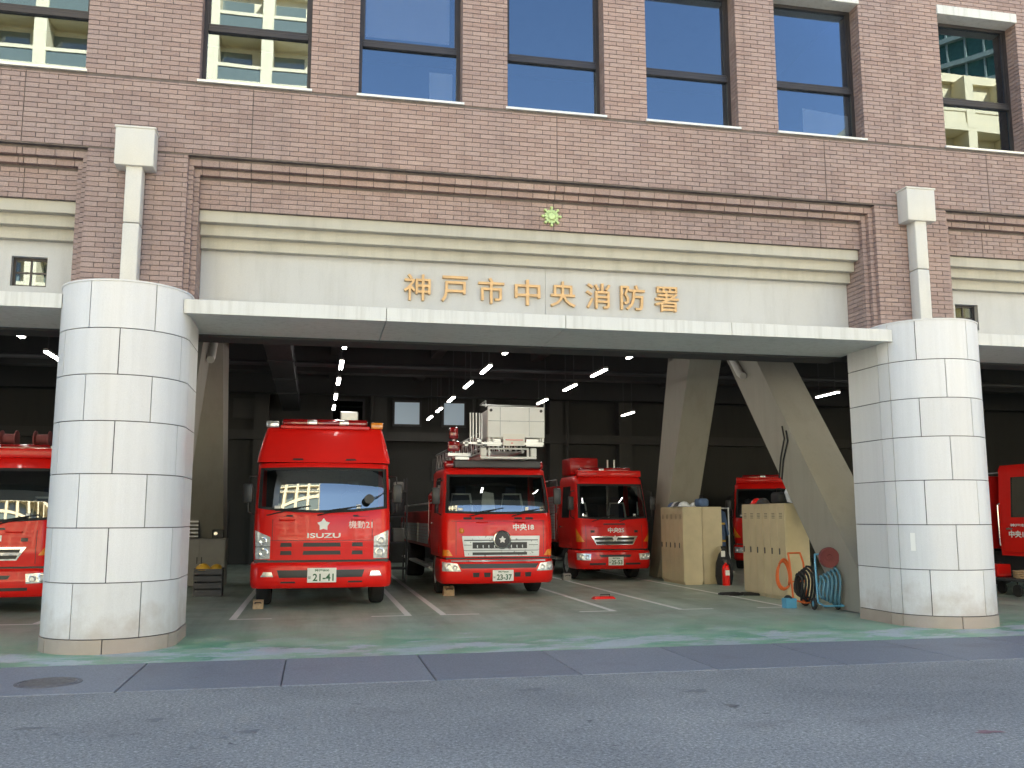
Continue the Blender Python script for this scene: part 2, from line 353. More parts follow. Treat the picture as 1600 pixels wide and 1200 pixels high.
def thing(name, label, cat, loc=(0, 0, 0), rz=0.0, group=None):
    o = bpy.data.objects.new(name, None); COL.objects.link(o); o.empty_display_size = 0.2
    o.location = loc; o.rotation_euler = (0, 0, rz); tag(o, label, cat, group); return o
def tag(o, label, cat, group=None):
    o['label'] = label; o['category'] = cat
    if group: o['group'] = group
    return o
def struct(o): o['kind'] = 'structure'; return o
def text_mesh(txt, h, ext=0.01, bold=0.0, center=True, width=None):
    cu = bpy.data.curves.new('txt', 'FONT'); cu.body = txt; cu.size = 1.0; cu.extrude = 0.05; cu.offset = bold; cu.resolution_u = 3
    ob = bpy.data.objects.new('txt', cu); COL.objects.link(ob)
    dg = bpy.context.evaluated_depsgraph_get(); me = bpy.data.meshes.new_from_object(ob.evaluated_get(dg))
    bpy.data.objects.remove(ob); bpy.data.curves.remove(cu)
    xs = [v.co.x for v in me.vertices]; ys = [v.co.y for v in me.vertices]
    if not xs: return me
    cx, cy = (min(xs)+max(xs))/2, (min(ys)+max(ys))/2; k = h/(max(ys)-min(ys)); kx = k if width is None else width/(max(xs)-min(xs))
    for v in me.vertices: v.co = ((v.co.x-cx)*kx, -v.co.z/0.05*ext, (v.co.y-cy)*k)
    return me

# ------------------------------------------------------------------ setting: ground, road, gutter, floor
XC0, XC1 = -2.485, 9.32; BAY = XC1-XC0; BC = (XC0+XC1)/2          # column lines, bay centre
def sheet(name, x0, x1, y0, y1, z, mat): return struct(MB().grid([[(x0, y0, z), (x1, y0, z)], [(x0, y1, z), (x1, y1, z)]]).done(name, mat))
sheet('ground', -400, 400, -400, 400, -0.06, 'city_ground')
sheet('road', -120, 140, -9.0, 9.53, 0.0, 'asphalt')
struct(MB().box(-120, 140, -60, -9.0, -0.05, 0.13).done('far_pavement', 'far_paving'))
fl = struct(MB().box(-30, 45, 11.34, 37, -0.05, 0.004).done('garage_floor', 'green_floor_paint'))
gut = struct(MB().box(-40, 50, 9.50, 11.36, -0.05, -0.012).done('gutter', 'joint_sealant'))
slab = MB().box(-0.743, 0.743, 9.545, 11.325, -0.04, 0.006, 0.008); first = None
for k in range(-12, 18):
    x = -0.27+k*1.497+0.748
    if first is None: first = slab.done('gutter_slab', 'gutter_concrete', gut, loc=(x, 0, 0))
    else: put('gutter_slab', first.data, None, gut, (x, 0, 0))
mh = MB().lathe([(0, 0.012), (0.255, 0.012), (0.262, 0.006), (0.262, -0.01)], (-2.5, 10.2, 0), (0, 0, 1), 32).lathe([(0.275, -0.01), (0.275, 0.0115), (0.305, 0.0115), (0.31, 0.0)], (-2.5, 10.2, 0), (0, 0, 1), 32)
for k in range(-3, 4):
    half = math.sqrt(max(0.0, 0.235**2-(k*0.065)**2)); mh.box(-2.5-half, -2.5+half, 10.2+k*0.065-0.012, 10.2+k*0.065+0.012, 0.010, 0.016)
tag(mh.done('manhole_cover', 'iron_cover', smooth=30), 'round iron manhole cover in the grey gutter in front of the left column', 'manhole cover')
lw = 0.11
def line(pts):
    for (xa, ya), (xb, yb) in zip(pts, pts[1:]):
        d = Vector((xb-xa, yb-ya, 0)); nrm = Vector((-d.y, d.x, 0)).normalized()*lw/2
        a, b = Vector((xa, ya, 0.008)), Vector((xb, yb, 0.008))
        e = d.normalized()*lw/2
        MB().grid([[a-nrm-e*0, b-nrm], [a+nrm, b+nrm]]).done('parking_line', 'line_white', fl)
for xl, xr in ((-1.22, 1.55), (2.13, 5.06), (6.29, 8.32)):
    line([(xl, 15.79), (xl, 28)]); line([(xr, 15.79), (xr, 28)]); line([(xl-lw/2, 15.74), (xl+0.6, 15.74)]); line([(xr+lw/2, 15.74), (xr-0.6, 15.74)])
line([(-6.9, 15.79), (-6.9, 28)]); line([(-4.1, 15.79), (-4.1, 28)]); line([(-4.1+lw/2, 15.74), (-4.7, 15.74)]); line([(-6.94, 15.74), (-6.3, 15.74)])
# dark oil and rust stains on the asphalt, thin films of their own shape
stain_m = pmat('stain_dark', (0.12, 0.115, 0.11), 0.6, var=0.3, scale=30)
pmat('stain_rust', (0.23, 0.13, 0.13), 0.8, var=0.3, scale=30)
pmat('stain_faint', (0.172, 0.172, 0.165), 0.75, var=0.3, scale=30)
road = bpy.data.objects['road']
def blob(x, y, rx, ry, mat, sd):
    rd = random.Random(sd); P = []
    for k in range(26):
        a = 2*math.pi*k/26; f = 0.75+0.18*math.sin(3*a+sd)+0.14*math.sin(5*a+2*sd)+rd.uniform(-0.10, 0.10); P.append((x+rx*f*math.cos(a), y+ry*f*math.sin(a), 0.0025))
    m_ = MB(); m_.bm.faces.new([m_.bm.verts.new(p) for p in P]); m_.done('oil_stain', mat, road)
STAINS = [(3.54, 7.75, 0.07, 0.1, 'stain_dark'), (-2.09, 8.1, 0.14, 0.05, 'stain_faint'), (-1.85, 7.83, 0.06, 0.05, 'stain_faint'), (-0.61, 7.45, 0.05, 0.05, 'stain_faint'), (-0.44, 7.63, 0.1, 0.08, 'stain_faint'), (-1.2, 8.21, 0.07, 0.1, 'stain_faint'), (-1.42, 7.69, 0.06, 0.04, 'stain_faint'), (-0.79, 7.16, 0.05, 0.04, 'stain_faint'), (4.99, 6.43, 0.15, 0.06, 'stain_rust'), (2.03, 8.85, 0.16, 0.09, 'stain_faint'), (3.52, 8.46, 0.16, 0.1, 'stain_faint'), (0.42, 8.52, 0.05, 0.05, 'stain_faint'), (2.12, 6.62, 0.03, 0.03, 'stain_dark'), (0.96, 6.78, 0.035, 0.03, 'stain_faint')]
for i, (x, y, rx, ry, mt) in enumerate(STAINS): blob(x, y, rx, ry, mt, i+1)

# ------------------------------------------------------------------ the fire station
st = thing('fire_station', 'brown brick fire station with cream stone columns and three open vehicle bays', 'fire station', (BC, 13.0, 0))
def S(mb, name, mat, parent=None, smooth=0):      # part of the station, modelled in world coordinates
    for v in mb.bm.verts: v.co -= st.location
    return mb.done(name, mat, parent or st, smooth)
YF = 13.0; ZT = 10.75; BL, BH, GAP = 0.227, 0.0600, 0.010
PX, PZ = BL+GAP, BH+GAP
Z0 = 4.415
bays = [BC+i*BAY for i in (-2, -1, 0, 1, 2)]
xwall0, xwall1 = bays[0]-BAY/2, bays[-1]+BAY/2
wins = []
for b in bays[1:4]:
    for k in range(-2, 3): wins.append((b+k*2.2-0.76, b+k*2.2+0.76))
ZS, ZH = 7.665, 10.0
OUT = [5.255, 5.185, 5.11]; RZ = [6.55, 6.44, 6.34]; RY = [YF, YF+0.08, YF+0.16, YF+0.24]
INH = OUT[2]; ZPB = 5.865; YP = 13.68
# backing (the mortar bed) with its openings, cut into boxes
bw = MB(); ms = 0.014
def back(x0, x1, z0, z1, y0=YF, y1=14.2):
    if x1 > x0 and z1 > z0: bw.box(x0, x1, y0+ms, y1, z0, z1)
for b in bays:      # pier between bays on the right of each bay, wall over each bay
    back(b+OUT[0]+ms, b+BAY-OUT[0]-ms, Z0, RZ[0]+ms)
    wl = [(x0, x1) for x0, x1 in wins if b-BAY/2 < (x0+x1)/2 < b+BAY/2]
    back(b-BAY/2, b+BAY/2, RZ[0]+ms, ZS-0.04, y1=13.6)
    back(b-BAY/2, b+BAY/2, ZH+ms, 11.6, y1=13.6)
    xs = [b-BAY/2]+[v for p in wl for v in p]+[b+BAY/2]
    for i in range(0, len(xs), 2): back(xs[i]+(ms if i else 0), xs[i+1]-(ms if i+2 < len(xs) else 0), ZS-0.04, ZH+ms, y1=13.6)
    for i in range(2):
        back(b-OUT[i], b+OUT[i], RZ[i+1]+ms, RZ[i]+ms, RY[i+1], 13.6)
        for sgn in (-1, 1):
            a_, c_ = sorted((b+sgn*OUT[i], b+sgn*(OUT[i+1]+ms))); back(a_, c_, Z0, RZ[i+1]+ms, RY[i+1], 14.2)
    back(b-OUT[2], b+OUT[2], ZPB+ms, RZ[2]+ms, RY[3], 13.6)
wall = S(bw, 'brick_wall', 'mortar')
# the bricks
stuff = MB(); singles = []
def proj(x, y, z):
    v = Vector((x, y, z))-Vector((0, 0, 1.6)); d = v.dot(fw)
    return (0.5+v.dot(r2)/d*1463.5/1600, 0.5-v.dot(u2)/d*1463.5/1200, d) if d > 0 else (9, 9, 1)
def brick(x0, x1, y0, y1, z0, z1):
    j = lambda s_: random.uniform(-s_, s_)
    if x1-x0 < 0.012 or z1-z0 < 0.012: return
    px, py_, d = proj((x0+x1)/2, y0, (z0+z1)/2)
    if abs(x1-x0-BL) < 1e-4 and abs(z1-z0-BH) < 1e-4 and y0 == YF and -0.01 < px < 1.01 and 0 < py_ < 1:
        singles.append((d, x0, y0+j(0.002), z0)); return
    yj = j(0.002)
    stuff.box(x0, x1, y0+yj, y1, z0, z1)
VJ = [b+o for b in bays for o in (-4.42, 0.0, 4.42)]
def course(xa, xb, z0, z1, y0, k, depth=0.10, cuts=()):
    segs = [(xa, xb)]
    for c in cuts:
        ns = []
        for a, b in segs:
            if a < c < b: ns += [(a, c-0.007), (c+0.007, b)]
            else: ns.append((a, b))
        segs = ns
    off = (k % 2)*PX/2
    for a, b in segs:
        i = math.floor((a-off)/PX); L = []
        while i*PX+off < b:
            xs_, xe = max(i*PX+off, a), min(i*PX+off+BL, b); i += 1
            if xe > xs_: L.append([xs_, xe])
        if len(L) > 1 and L[-1][1]-L[-1][0] < 0.045: L.pop()
        if len(L) > 1 and L[0][1]-L[0][0] < 0.045: L.pop(0)
        if L: L[0][0] = a; L[-1][1] = b
        for xs_, xe in L: brick(xs_, xe, y0, y0+depth, z0, z1)
BX0, BX1 = -8.3, 15.2
nz = int((ZT-Z0)/PZ)
for k in range(nz):
    z0 = Z0+k*PZ; z1 = z0+BH; zc = (z0+z1)/2
    if z0 < 7.595 < z1+GAP: z1 = min(z1, 7.587)         # the long horizontal movement joint
    segs = [(BX0, BX1)]
    holes = []
    if zc < RZ[0]: holes += [(b-OUT[0], b+OUT[0]) for b in bays]
    if ZS-0.03 < zc < ZH: holes += wins
    if zc < RZ[0] <= z1+GAP: z1 = RZ[0]-0.0
    for h0, h1 in holes:
        ns = []
        for a, b in segs:
            if h1 <= a or h0 >= b: ns.append((a, b))
            else:
                if h0 > a: ns.append((a, h0))
                if h1 < b: ns.append((h1, b))
        segs = ns
    for a, b in segs: course(a, b, z0, z1, YF, k, cuts=VJ if zc > RZ[0] and zc < 7.6 else ())
    for b in bays[1:4]:
        if b+OUT[0] < BX0 or b-OUT[0] > BX1: continue
        for i in range(2):                                # stepped surround, sides
            if zc < RZ[i+1]+0.03:
                for sgn in (-1, 1):
                    a_, c_ = sorted((b+sgn*OUT[i], b+sgn*OUT[i+1])); brick(max(a_, BX0), min(c_, BX1), RY[i+1], RY[i+1]+0.10, z0, z1)
        if zc < ZPB:                                      # deep brick returns beside the sign panel
            for sgn in (-1, 1):
                xr = b+sgn*INH; a_, c_ = sorted((xr, xr+sgn*0.09)); y = RY[2]+0.10+GAP+(k % 2)*0.0
                ys = [y, y+0.14+(k % 2)*0.10, 13.9]
                for q in range(2): brick(a_, c_, ys[q], ys[q+1]-(GAP if q == 0 else 0), z0, z1)
        if ZPB < zc < RZ[2]: course(b-INH, b+INH, z0, min(z1, RZ[2]-0.024), RY[3], k, 0.06, VJ)  # top course cut short, its dark gap stands in for the step's shade
    for x0, x1 in wins:                                   # window reveals
        if x1 < BX0 or x0 > BX1: continue
        if ZS < zc < ZH:
            for xr, sg in ((x0, -1), (x1, 1)):
                a_, c_ = sorted((xr, xr+sg*0.09)); brick(a_, c_, YF+0.11, YF+0.30, z0, z1)
for b in bays[1:4]:                                       # stepped surround, heads
    for i in range(2):
        zb, zt = RZ[i+1], RZ[i]
        course(max(b-OUT[i], BX0), min(b+OUT[i], BX1), zb, zt-0.024, RY[i+1], 0, 0.10, VJ)  # wide dark mortar gap over each head imitates the shadow line
singles.sort(key=lambda s_: s_[0])
bm0 = MB().box(0, BL, 0, 0.10, 0, BH).bm; bme = bpy.data.meshes.new('brick'); bm0.to_mesh(bme); bm0.free()
for i, (d, x, y, z) in enumerate(singles):
    if i < 300: put('brick', bme, 'brick_tile', wall, Vector((x, y, z))-st.location)
    else: stuff.box(x, x+BL, y, y+0.10, z, z+BH)
bs = S(stuff, 'brickwork', 'brick_tile', wall); bs['kind'] = 'stuff'
# cream cornices and sign panels, canopy, small windows
for b in bays[1:4]:
    for i, (y, zt, zb) in enumerate(((13.30, 5.92, 5.715), (13.43, 5.75, 5.56), (13.56, 5.59, 5.40))):
        S(MB().box(b-INH+0.001*i, b+INH-0.001*i, y, 14.0, zb, zt, 0.006), 'cornice_band', 'cream_render')
    sw = []
    if b < 0: sw = [(-4.18, -3.72, 4.76, 5.18)]
    elif b > 9: sw = [(10.54, 10.98, 4.73, 5.17)]
    xs = [b-INH, b+INH]
    if sw:
        x0, x1, z0, z1 = sw[0]
        pm = MB(); pm.box(b-INH, x0, YP, 14.0, 4.40, 5.45); pm.box(x1, b+INH, YP, 14.0, 4.40, 5.45); pm.box(x0, x1, YP, 14.0, 4.40, z0); pm.box(x0, x1, YP, 14.0, z1, 5.45)
        S(pm, 'sign_panel', 'panel_render')
        fr = MB(); t = 0.035; y0, y1 = 13.77, 13.83
        fr.box(x0, x0+t, y0, y1, z0, z1).box(x1-t, x1, y0, y1, z0, z1).box(x0+t, x1-t, y0, y1, z0, z0+t).box(x0+t, x1-t, y0, y1, z1-t, z1)
        xm, zm = (x0+x1)/2, (z0+z1)/2
        fr.box(xm-0.012, xm+0.012, y0+0.005, y1-0.01, z0+t, z1-t).box(x0+t, xm-0.012, y0+0.006, y1-0.01, zm-0.012, zm+0.012).box(xm+0.012, x1-t, y0+0.006, y1-0.01, zm-0.012, zm+0.012)
        wf = S(fr, 'small_window', 'bronze_frame')
        S(MB().box(x0-0.05, x1+0.03, 13.76, 13.77, z0-0.035, z0-0.003), 'sill', 'bronze_frame', wf)
        for q in range(4):
            xa, xb = ((x0+t, xm-0.012), (xm+0.012, x1-t))[q % 2]; za, zb = ((z0+t, zm-0.012), (zm+0.012, z1-t))[q//2]
            S(MB().box(xa, xb, 13.79, 13.796, za, zb), 'pane', 'window_glass', wf)
    else:
        pm = MB(); pm.box(b-INH, b-0.035, YP, 14.0, 4.40, 5.45, 0.004); pm.box(b-0.027, b+INH, YP, 14.0, 4.40, 5.45, 0.004); pm.box(b-0.03-0.1, b-0.03+0.1, YP+0.01, 13.9, 4.42, 5.43)
        S(pm, 'sign_panel', 'panel_render')
    # canopy slabs, four to a bay, ends running into the columns
    xs = [b-5.165, b-2.53, b, b+2.53, b+5.165]
    for i in range(4):
        S(MB().prism([(xs[i]+0.005, 12.6, 4.25), (xs[i]+0.005, 12.6, 4.435), (xs[i]+0.005, 12.66, 4.45), (xs[i]+0.005, 14.05, 4.47), (xs[i]+0.005, 14.05, 4.25)], (xs[i+1]-xs[i]-0.010, 0, 0)), 'canopy_slab', 'canopy_white')
    S(MB().box(xs[0], xs[4], 12.66, 14.0, 4.275, 4.43), 'canopy_core', 'joint_sealant')
    # lintel beam and roof edge inside the opening
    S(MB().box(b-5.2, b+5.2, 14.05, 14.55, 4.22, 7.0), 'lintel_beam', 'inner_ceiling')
# windows
for wi, (x0, x1) in enumerate(wins):
    if x1 < -8 or x0 > 15: continue
    t = 0.055; y0, y1 = 13.25, 13.33; zt = 8.56
    fr = MB().box(x0, x0+t, y0, y1, ZS, ZH).box(x1-t, x1, y0, y1, ZS, ZH).box(x0+t, x1-t, y0, y1, ZS, ZS+0.04).box(x0+t, x1-t, y0, y1, ZH-t, ZH)
    wf = S(fr, 'window', 'bronze_frame')
    S(MB().box(x0+t, x1-t, y0-0.02, y1-0.01, zt-0.035, zt+0.045, 0.006).box(x0+t, x1-t, y0+0.005, y1-0.012, zt+0.050, zt+0.095, 0.006), 'transom', 'bronze_frame', wf)
    for xa in (x0+t, x1-t-0.03): S(MB().box(xa, xa+0.03, y0+0.02, y1-0.015, zt+0.1, ZH-t), 'sash', 'bronze_frame', wf)
    S(MB().box(x0+t, x1-t, y0+0.03, y0+0.036, ZS+0.04, zt-0.03), 'pane', 'window_glass', wf)
    S(MB().box(x0+t+0.03, x1-t-0.03, y0+0.03, y0+0.036, zt+0.09, ZH-t), 'pane', 'window_glass', wf)
    S(MB().prism([(x0-0.025, YF-0.035, ZS-0.035), (x0-0.025, YF-0.035, ZS-0.002), (x0-0.025, YF+0.26, ZS+0.012), (x0-0.025, YF+0.26, ZS-0.035)], (x1-x0+0.05, 0, 0)), 'sill', 'sill_metal', wf)
    S(MB().box(x0-0.01, x1+0.01, YF-0.03, YF+0.28, ZH, ZH+0.16, 0.004), 'lintel', 'canopy_white', wf)
    if abs(x0-(BC-2.96)) < 0.05:
        S(MB().box(x0+0.1, x1-0.16, y0+0.055, y0+0.058, zt+0.16, ZH-0.06), 'roller_blind', 'blind_cloth', wf)
        S(MB().box(x1-0.46, x1-0.11, y0+0.045, y0+0.048, ZS+0.05, ZS+0.58), 'paper_sheet', 'paper_white', wf)
    for q in range(3):
        xx = x0+0.2+((wi*37+q*53) % 100)/100*1.0; hh = 0.06+((wi*13+q*29) % 10)/100
        S(MB().box(xx, xx+0.06+0.03*q, y0+0.12, y0+0.17, ZS+0.02, ZS+0.02+hh, 0.01), 'sill_ornament', ('paper_white', 'helmet_white', 'cloth_white')[q], wf)
    if abs(x0-(BC+3.64)) < 0.05:
        S(MB().prism([(x0+0.60, y0+0.045, ZS+0.02), (x1-0.10, y0+0.045, ZS+0.02), (x1-0.10, y0+0.045, ZS+0.50), (x0+0.60, y0+0.045, ZS+0.57)], (0, 0.01, 0)), 'leaning_board', 'paper_white', wf)
# rooms behind the windows, floor slab and roof
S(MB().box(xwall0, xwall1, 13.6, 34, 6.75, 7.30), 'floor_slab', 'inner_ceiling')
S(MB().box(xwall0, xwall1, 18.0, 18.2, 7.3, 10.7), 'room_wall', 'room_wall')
S(MB().box(xwall0, xwall1, 13.6, 34, 10.7, 11.6), 'sun_shade_roof', 'concrete_wall')  # unseen roof for the street's shade, kept low to let sun past
for b in bays[1:]: S(MB().box(b-BAY/2-0.1, b-BAY/2+0.1, 13.6, 18.0, 7.3, 10.7), 'room_partition', 'room_wall')
# columns: dark core, curved stone panels with open joints
COURSES = [0.0, 0.175, 0.83, 1.48, 2.13, 2.775, 3.35, 3.93, 4.535]
RC, YC = 0.80, 12.93
def column(cx, JA, JB):
    core = MB(); ring = [(-(RC-0.018), 13.76), (-(RC-0.018), YC)]+[((RC-0.018)*math.sin(R(a)), YC-(RC-0.018)*math.cos(R(a))) for a in range(-85, 90, 5)]+[((RC-0.018), YC), ((RC-0.018), 13.76)]
    core.prism([(cx+x, y, 0.0) for x, y in ring], (0, 0, 4.525)); c = S(core, 'column', 'joint_sealant')
    g = 0.006
    for ci in range(8):
        z0, z1 = COURSES[ci]+(g if ci else 0), COURSES[ci+1]-g
        js = (JA if ci % 2 else JB); rr = RC+(0.012 if ci == 0 else 0)
        for a0, a1 in zip(js, js[1:]):
            ga = math.degrees(g/rr); n = max(3, int((a1-a0)/5)); m = MB(); P = []
            for k in range(n+1):
                a = R(a0+ga+(a1-a0-2*ga)*k/n); P.append((math.sin(a), -math.cos(a)))
            outer = [(cx+x*rr, YC+y*rr) for x, y in P]; inner = [(cx+x*(RC-0.03), YC+y*(RC-0.03)) for x, y in P[::-1]]
            m.prism([(x, y, z0) for x, y in outer+inner], (0, 0, z1-z0))
            S(m, 'stone_panel', 'plinth_stone' if ci == 0 else 'pale_stone', c, 40)
        for sg in (-1, 1):
            a_, c_ = sorted((cx+sg*rr, cx+sg*(RC-0.03))); S(MB().box(a_, c_, YC+g, 13.76, z0, z1), 'stone_panel', 'plinth_stone' if ci == 0 else 'pale_stone', c)
    cap = MB(); ring = [((RC+0.012)*math.sin(R(a)), YC-(RC+0.012)*math.cos(R(a))) for a in range(-90, 95, 5)]
    cap.prism([(cx+x, y, 4.525) for x, y in [(-(RC+0.012), 13.3)]+ring+[((RC+0.012), 13.3)]], (0, 0, 0.022)); S(cap, 'capping', 'pale_stone', c, 40)
    return c
jl = ([-90, -80, -22.5, 34.5, 90], [-90, -52, 5, 66.5, 90]); jr = ([-90, -73, -42, 15, 72, 90], [-90, -73, -13.8, 44, 90])
column(XC0, *jl); column(XC1, *jr); column(XC0-BAY, *jl); column(XC1+BAY, *jr)
# downpipes with square hopper boxes
for cx in (XC0, XC1):
    dp = MB(); dp.box(cx-0.105, cx+0.105, 12.76, 12.99, 4.55, 5.47, 0.02, 2).box(cx-0.105, cx+0.105, 12.76, 12.99, 5.478, 6.27, 0.02, 2)
    d = S(dp, 'downpipe', 'pipe_cream', smooth=30)
    S(MB().box(cx-0.25, cx+0.25, 12.71, 12.99, 6.25, 6.78, 0.018, 2).box(cx-0.262, cx+0.262, 12.70, 12.995, 6.765, 6.80, 0.008), 'hopper_box', 'pipe_cream', d, 30)
# inside: ceiling, beams, walls, braces
for y in (17.2, 22.2, 27.2, 32.0): S(MB().box(xwall0, xwall1, y, y+0.5, 5.75, 6.75), 'ceiling_beam', 'inner_ceiling')
for x in (-5.4, 0.5, 3.4, 6.4, 12.3): S(MB().box(x-0.15, x+0.15, 14.6, 34, 6.25, 6.76), 'ceiling_joist', 'inner_ceiling')
for y, z, x0, x1 in ((16.2, 5.5, -15, 25), (19.8, 5.62, -15, 25), (24.6, 5.55, -15, 25)): S(MB().cyl((x0, y, z), (x1, y, z), 0.07, n=10), 'ceiling_pipe', 'dark_steel', smooth=40)
bwm = MB(); bwin = [(0.55, 1.6, 5.05, 5.75), (2.75, 3.65, 4.95, 5.75), (4.55, 5.3, 4.95, 5.75)]
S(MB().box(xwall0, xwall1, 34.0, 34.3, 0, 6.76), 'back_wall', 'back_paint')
for x0, x1, z0, z1 in bwin:
    f = S(MB().box(x0-0.08, x0, 33.93, 34.0, z0-0.08, z1+0.08).box(x1, x1+0.08, 33.93, 34.0, z0-0.08, z1+0.08).box(x0, x1, 33.93, 34.0, z0-0.08, z0).box(x0, x1, 33.93, 34.0, z1, z1+0.08), 'inner_window', 'dark_steel')
    S(MB().box(x0, x1, 33.96, 33.99, z0, z1), 'pane', 'day_pane' if x0 > 2 else 'lit_window', f)
for x in (-7.2, -4.6, -1.9, 2.2, 6.1, 8.7, 11.4, 14.2): S(MB().box(x-0.25, x+0.25, 33.6, 34.0, 0, 6.74), 'pilaster', 'back_trim')
S(MB().box(-14, 24, 33.5, 34.0, 4.3, 4.62), 'mezzanine_beam', 'back_trim')
for x in (-3.4, 0.2, 7.4): S(MB().box(x-0.5, x+0.5, 33.92, 34.0, 0, 2.1, 0.01), 'back_door', 'back_trim')
for x, z, w_, h in ((-2.9, 5.05, 0.9, 0.7), (6.8, 5.0, 1.0, 0.75), (8.0, 2.6, 0.7, 0.9), (4.1, 2.9, 1.1, 0.8)): S(MB().box(x, x+w_, 33.90, 33.97, z, z+h, 0.01), 'wall_board', 'back_trim')
for x in (1.9, 5.6, 9.1): S(MB().cyl((x, 33.5, 0), (x, 33.5, 6.7), 0.06, n=8), 'riser_pipe', 'back_trim', smooth=40)
S(MB().box(xwall0, xwall0+0.3, 13.6, 34, 0, 6.76), 'side_wall', 'concrete_wall'); S(MB().box(xwall1-0.3, xwall1, 13.6, 34, 0, 6.76), 'side_wall', 'concrete_wall')
def brace(cx, s):
    xa, xb = cx-0.42, cx+0.40
    l1 = MB().prism([(xa, 13.80, 0.02), (xa, 14.95, 0.02), (xa, 20.6, 6.75), (xa, 19.35, 6.75)], (xb-xa, 0, 0)); b_ = S(l1, 'brace_frame', 'concrete_brace')
    S(MB().prism([(xa, 23.85, 0.02), (xa, 24.5, 0.02), (xa, 22.35, 6.75), (xa, 20.62, 6.75)], (xb-xa, 0, 0)), 'brace_leg', 'concrete_brace', b_)
    S(MB().box(xa, xb, 19.2, 22.6, 5.6, 6.74), 'brace_head', 'concrete_brace', b_)
    S(MB().tube([(xa-0.09*s if s > 0 else xb+0.09, 19.9, 6.3), (xa-0.09*s if s > 0 else xb+0.09, 18.35, 4.62), (xa-0.09*s if s > 0 else xb+0.09, 18.2, 4.55)], 0.075, 10), 'drain_pipe', 'pipe_cream', b_, 40)
brace(XC1, 1); brace(XC0, -1)
S(MB().tube([(8.885, 16.85, 2.32), (8.885, 16.75, 2.7), (8.885, 16.55, 3.05), (8.885, 16.6, 3.25)], 0.015, 6), 'cable', 'black_rubber')
S(MB().tube([(8.885, 16.95, 2.35), (8.885, 16.85, 2.75), (8.885, 16.68, 3.1), (8.885, 16.75, 3.35)], 0.015, 6), 'cable', 'black_rubber')

# ------------------------------------------------------------------ gilt sign and emblem
sg = thing('wall_sign', 'eight gilt metal characters naming the fire station on the cream panel', 'sign', (3.38, 13.66, 5.0))
for i, ch in enumerate('神戸市中央消防署'):
    put('sign_letter', text_mesh(ch, 0.40, 0.028, 0.007, width=0.40), 'letter_gold', sg, ((i-3.5)*0.5625, -0.008, 0))
em = thing('wall_emblem', 'small yellow-green snowflake emblem on the brick above the sign', 'emblem', (3.38, 13.235, 6.09))
m = MB().lathe([(0, -0.055), (0.05, -0.05), (0.075, -0.03), (0.08, -0.02)], (0, 0, 0), (0, 1, 0), 20); m.done('boss', 'emblem_gold', em, 30)
for k in range(8):
    a = k*math.pi/4; ca, sa = math.cos(a), math.sin(a); m = MB()
    m.prism([(-sa*0.018, -0.035, ca*0.018), (ca*0.125-sa*0.012, -0.035, sa*0.125+ca*0.012), (ca*0.125+sa*0.012, -0.035, sa*0.125-ca*0.012), (sa*0.018, -0.035, -ca*0.018)], (0, 0.04, 0))
    m.lathe([(0, -0.042), (0.018, -0.036), (0.025, -0.02), (0.025, 0.002)], (ca*0.135, 0, sa*0.135), (0, 1, 0), 10); m.done('ray', 'emblem_gold', em, 30)
    a += math.pi/8; ca, sa = math.cos(a), math.sin(a)
    MB().lathe([(0, -0.03), (0.022, -0.026), (0.03, 0.0)], (ca*0.085, 0, sa*0.085), (0, 1, 0), 10).done('petal', 'emblem_gold', em, 30)

# ------------------------------------------------------------------ ceiling lamps
def lamp0():
    t = thing('ceiling_lamp', 'x', 'lamp')
    MB().prism([(-0.05, 0, 0.0), (-0.035, 0, 0.05), (0.035, 0, 0.05), (0.05, 0, 0.0)], (0, 1.2, 0)).done('housing', 'cabinet_grey', t)
    for s_ in (-1, 1): MB().cyl((s_*0.024, 0.03, -0.018), (s_*0.024, 1.17, -0.018), 0.014, n=8).done('tube', 'tube_light', t, 40)
    for y in (0.2, 1.05): MB().cyl((0, y, 0.055), (0, y, 1.72), 0.012, n=6).done('hanger_rod', 'dark_steel', t)
    return t
L0 = lamp0(); used = False
def dup(root, loc, label, rz=0.0):
    r = root.copy(); COL.objects.link(r); r.location = loc; r.rotation_euler = (0, 0, rz); r['label'] = label
    for ch in list(root.children):
        c = ch.copy(); COL.objects.link(c); c.parent = r
        for gch in list(ch.children):
            d = gch.copy(); COL.objects.link(d); d.parent = c
    return r
rows = [(0.50, 'in the row over the boxy left fire engine'), (3.80, 'in the row over the ladder truck'), (6.52, 'in the row over the small right engine'), (10.1, 'in the row beside the right column'), (14.0, 'in the row over the right-hand bay'), (-5.5, 'in the row over the far left engine'), (-8.6, 'in the outermost left row')]
ordn = ['added unseen behind the canopy', 'second from the street', 'third from the street', 'fourth from the street', 'fifth from the street', 'sixth from the street', 'farthest']
L0['group'] = 'fluorescent lamps under the garage ceiling'
for x, wtxt in rows:
    for i, y in enumerate((15.1, 17.8, 20.5, 23.1, 26.2, 28.9, 31.4)):  # first lamp of a row is unseen, added to light the engine fronts
        if x < -8 and i not in (2, 3, 4) or x == 14.0 and i != 3 or x == 10.1 and i not in (0, 1, 5) or x == 6.52 and i > 4 or i == 6 and x != 3.80 or x == -5.5 and i > 4: continue
        lab = f'tube lamp {ordn[i]} {wtxt}'
        if not used: L0.location = (x, y, 5.0); L0['label'] = lab; used = True
        else: dup(L0, (x, y, 5.0), lab)

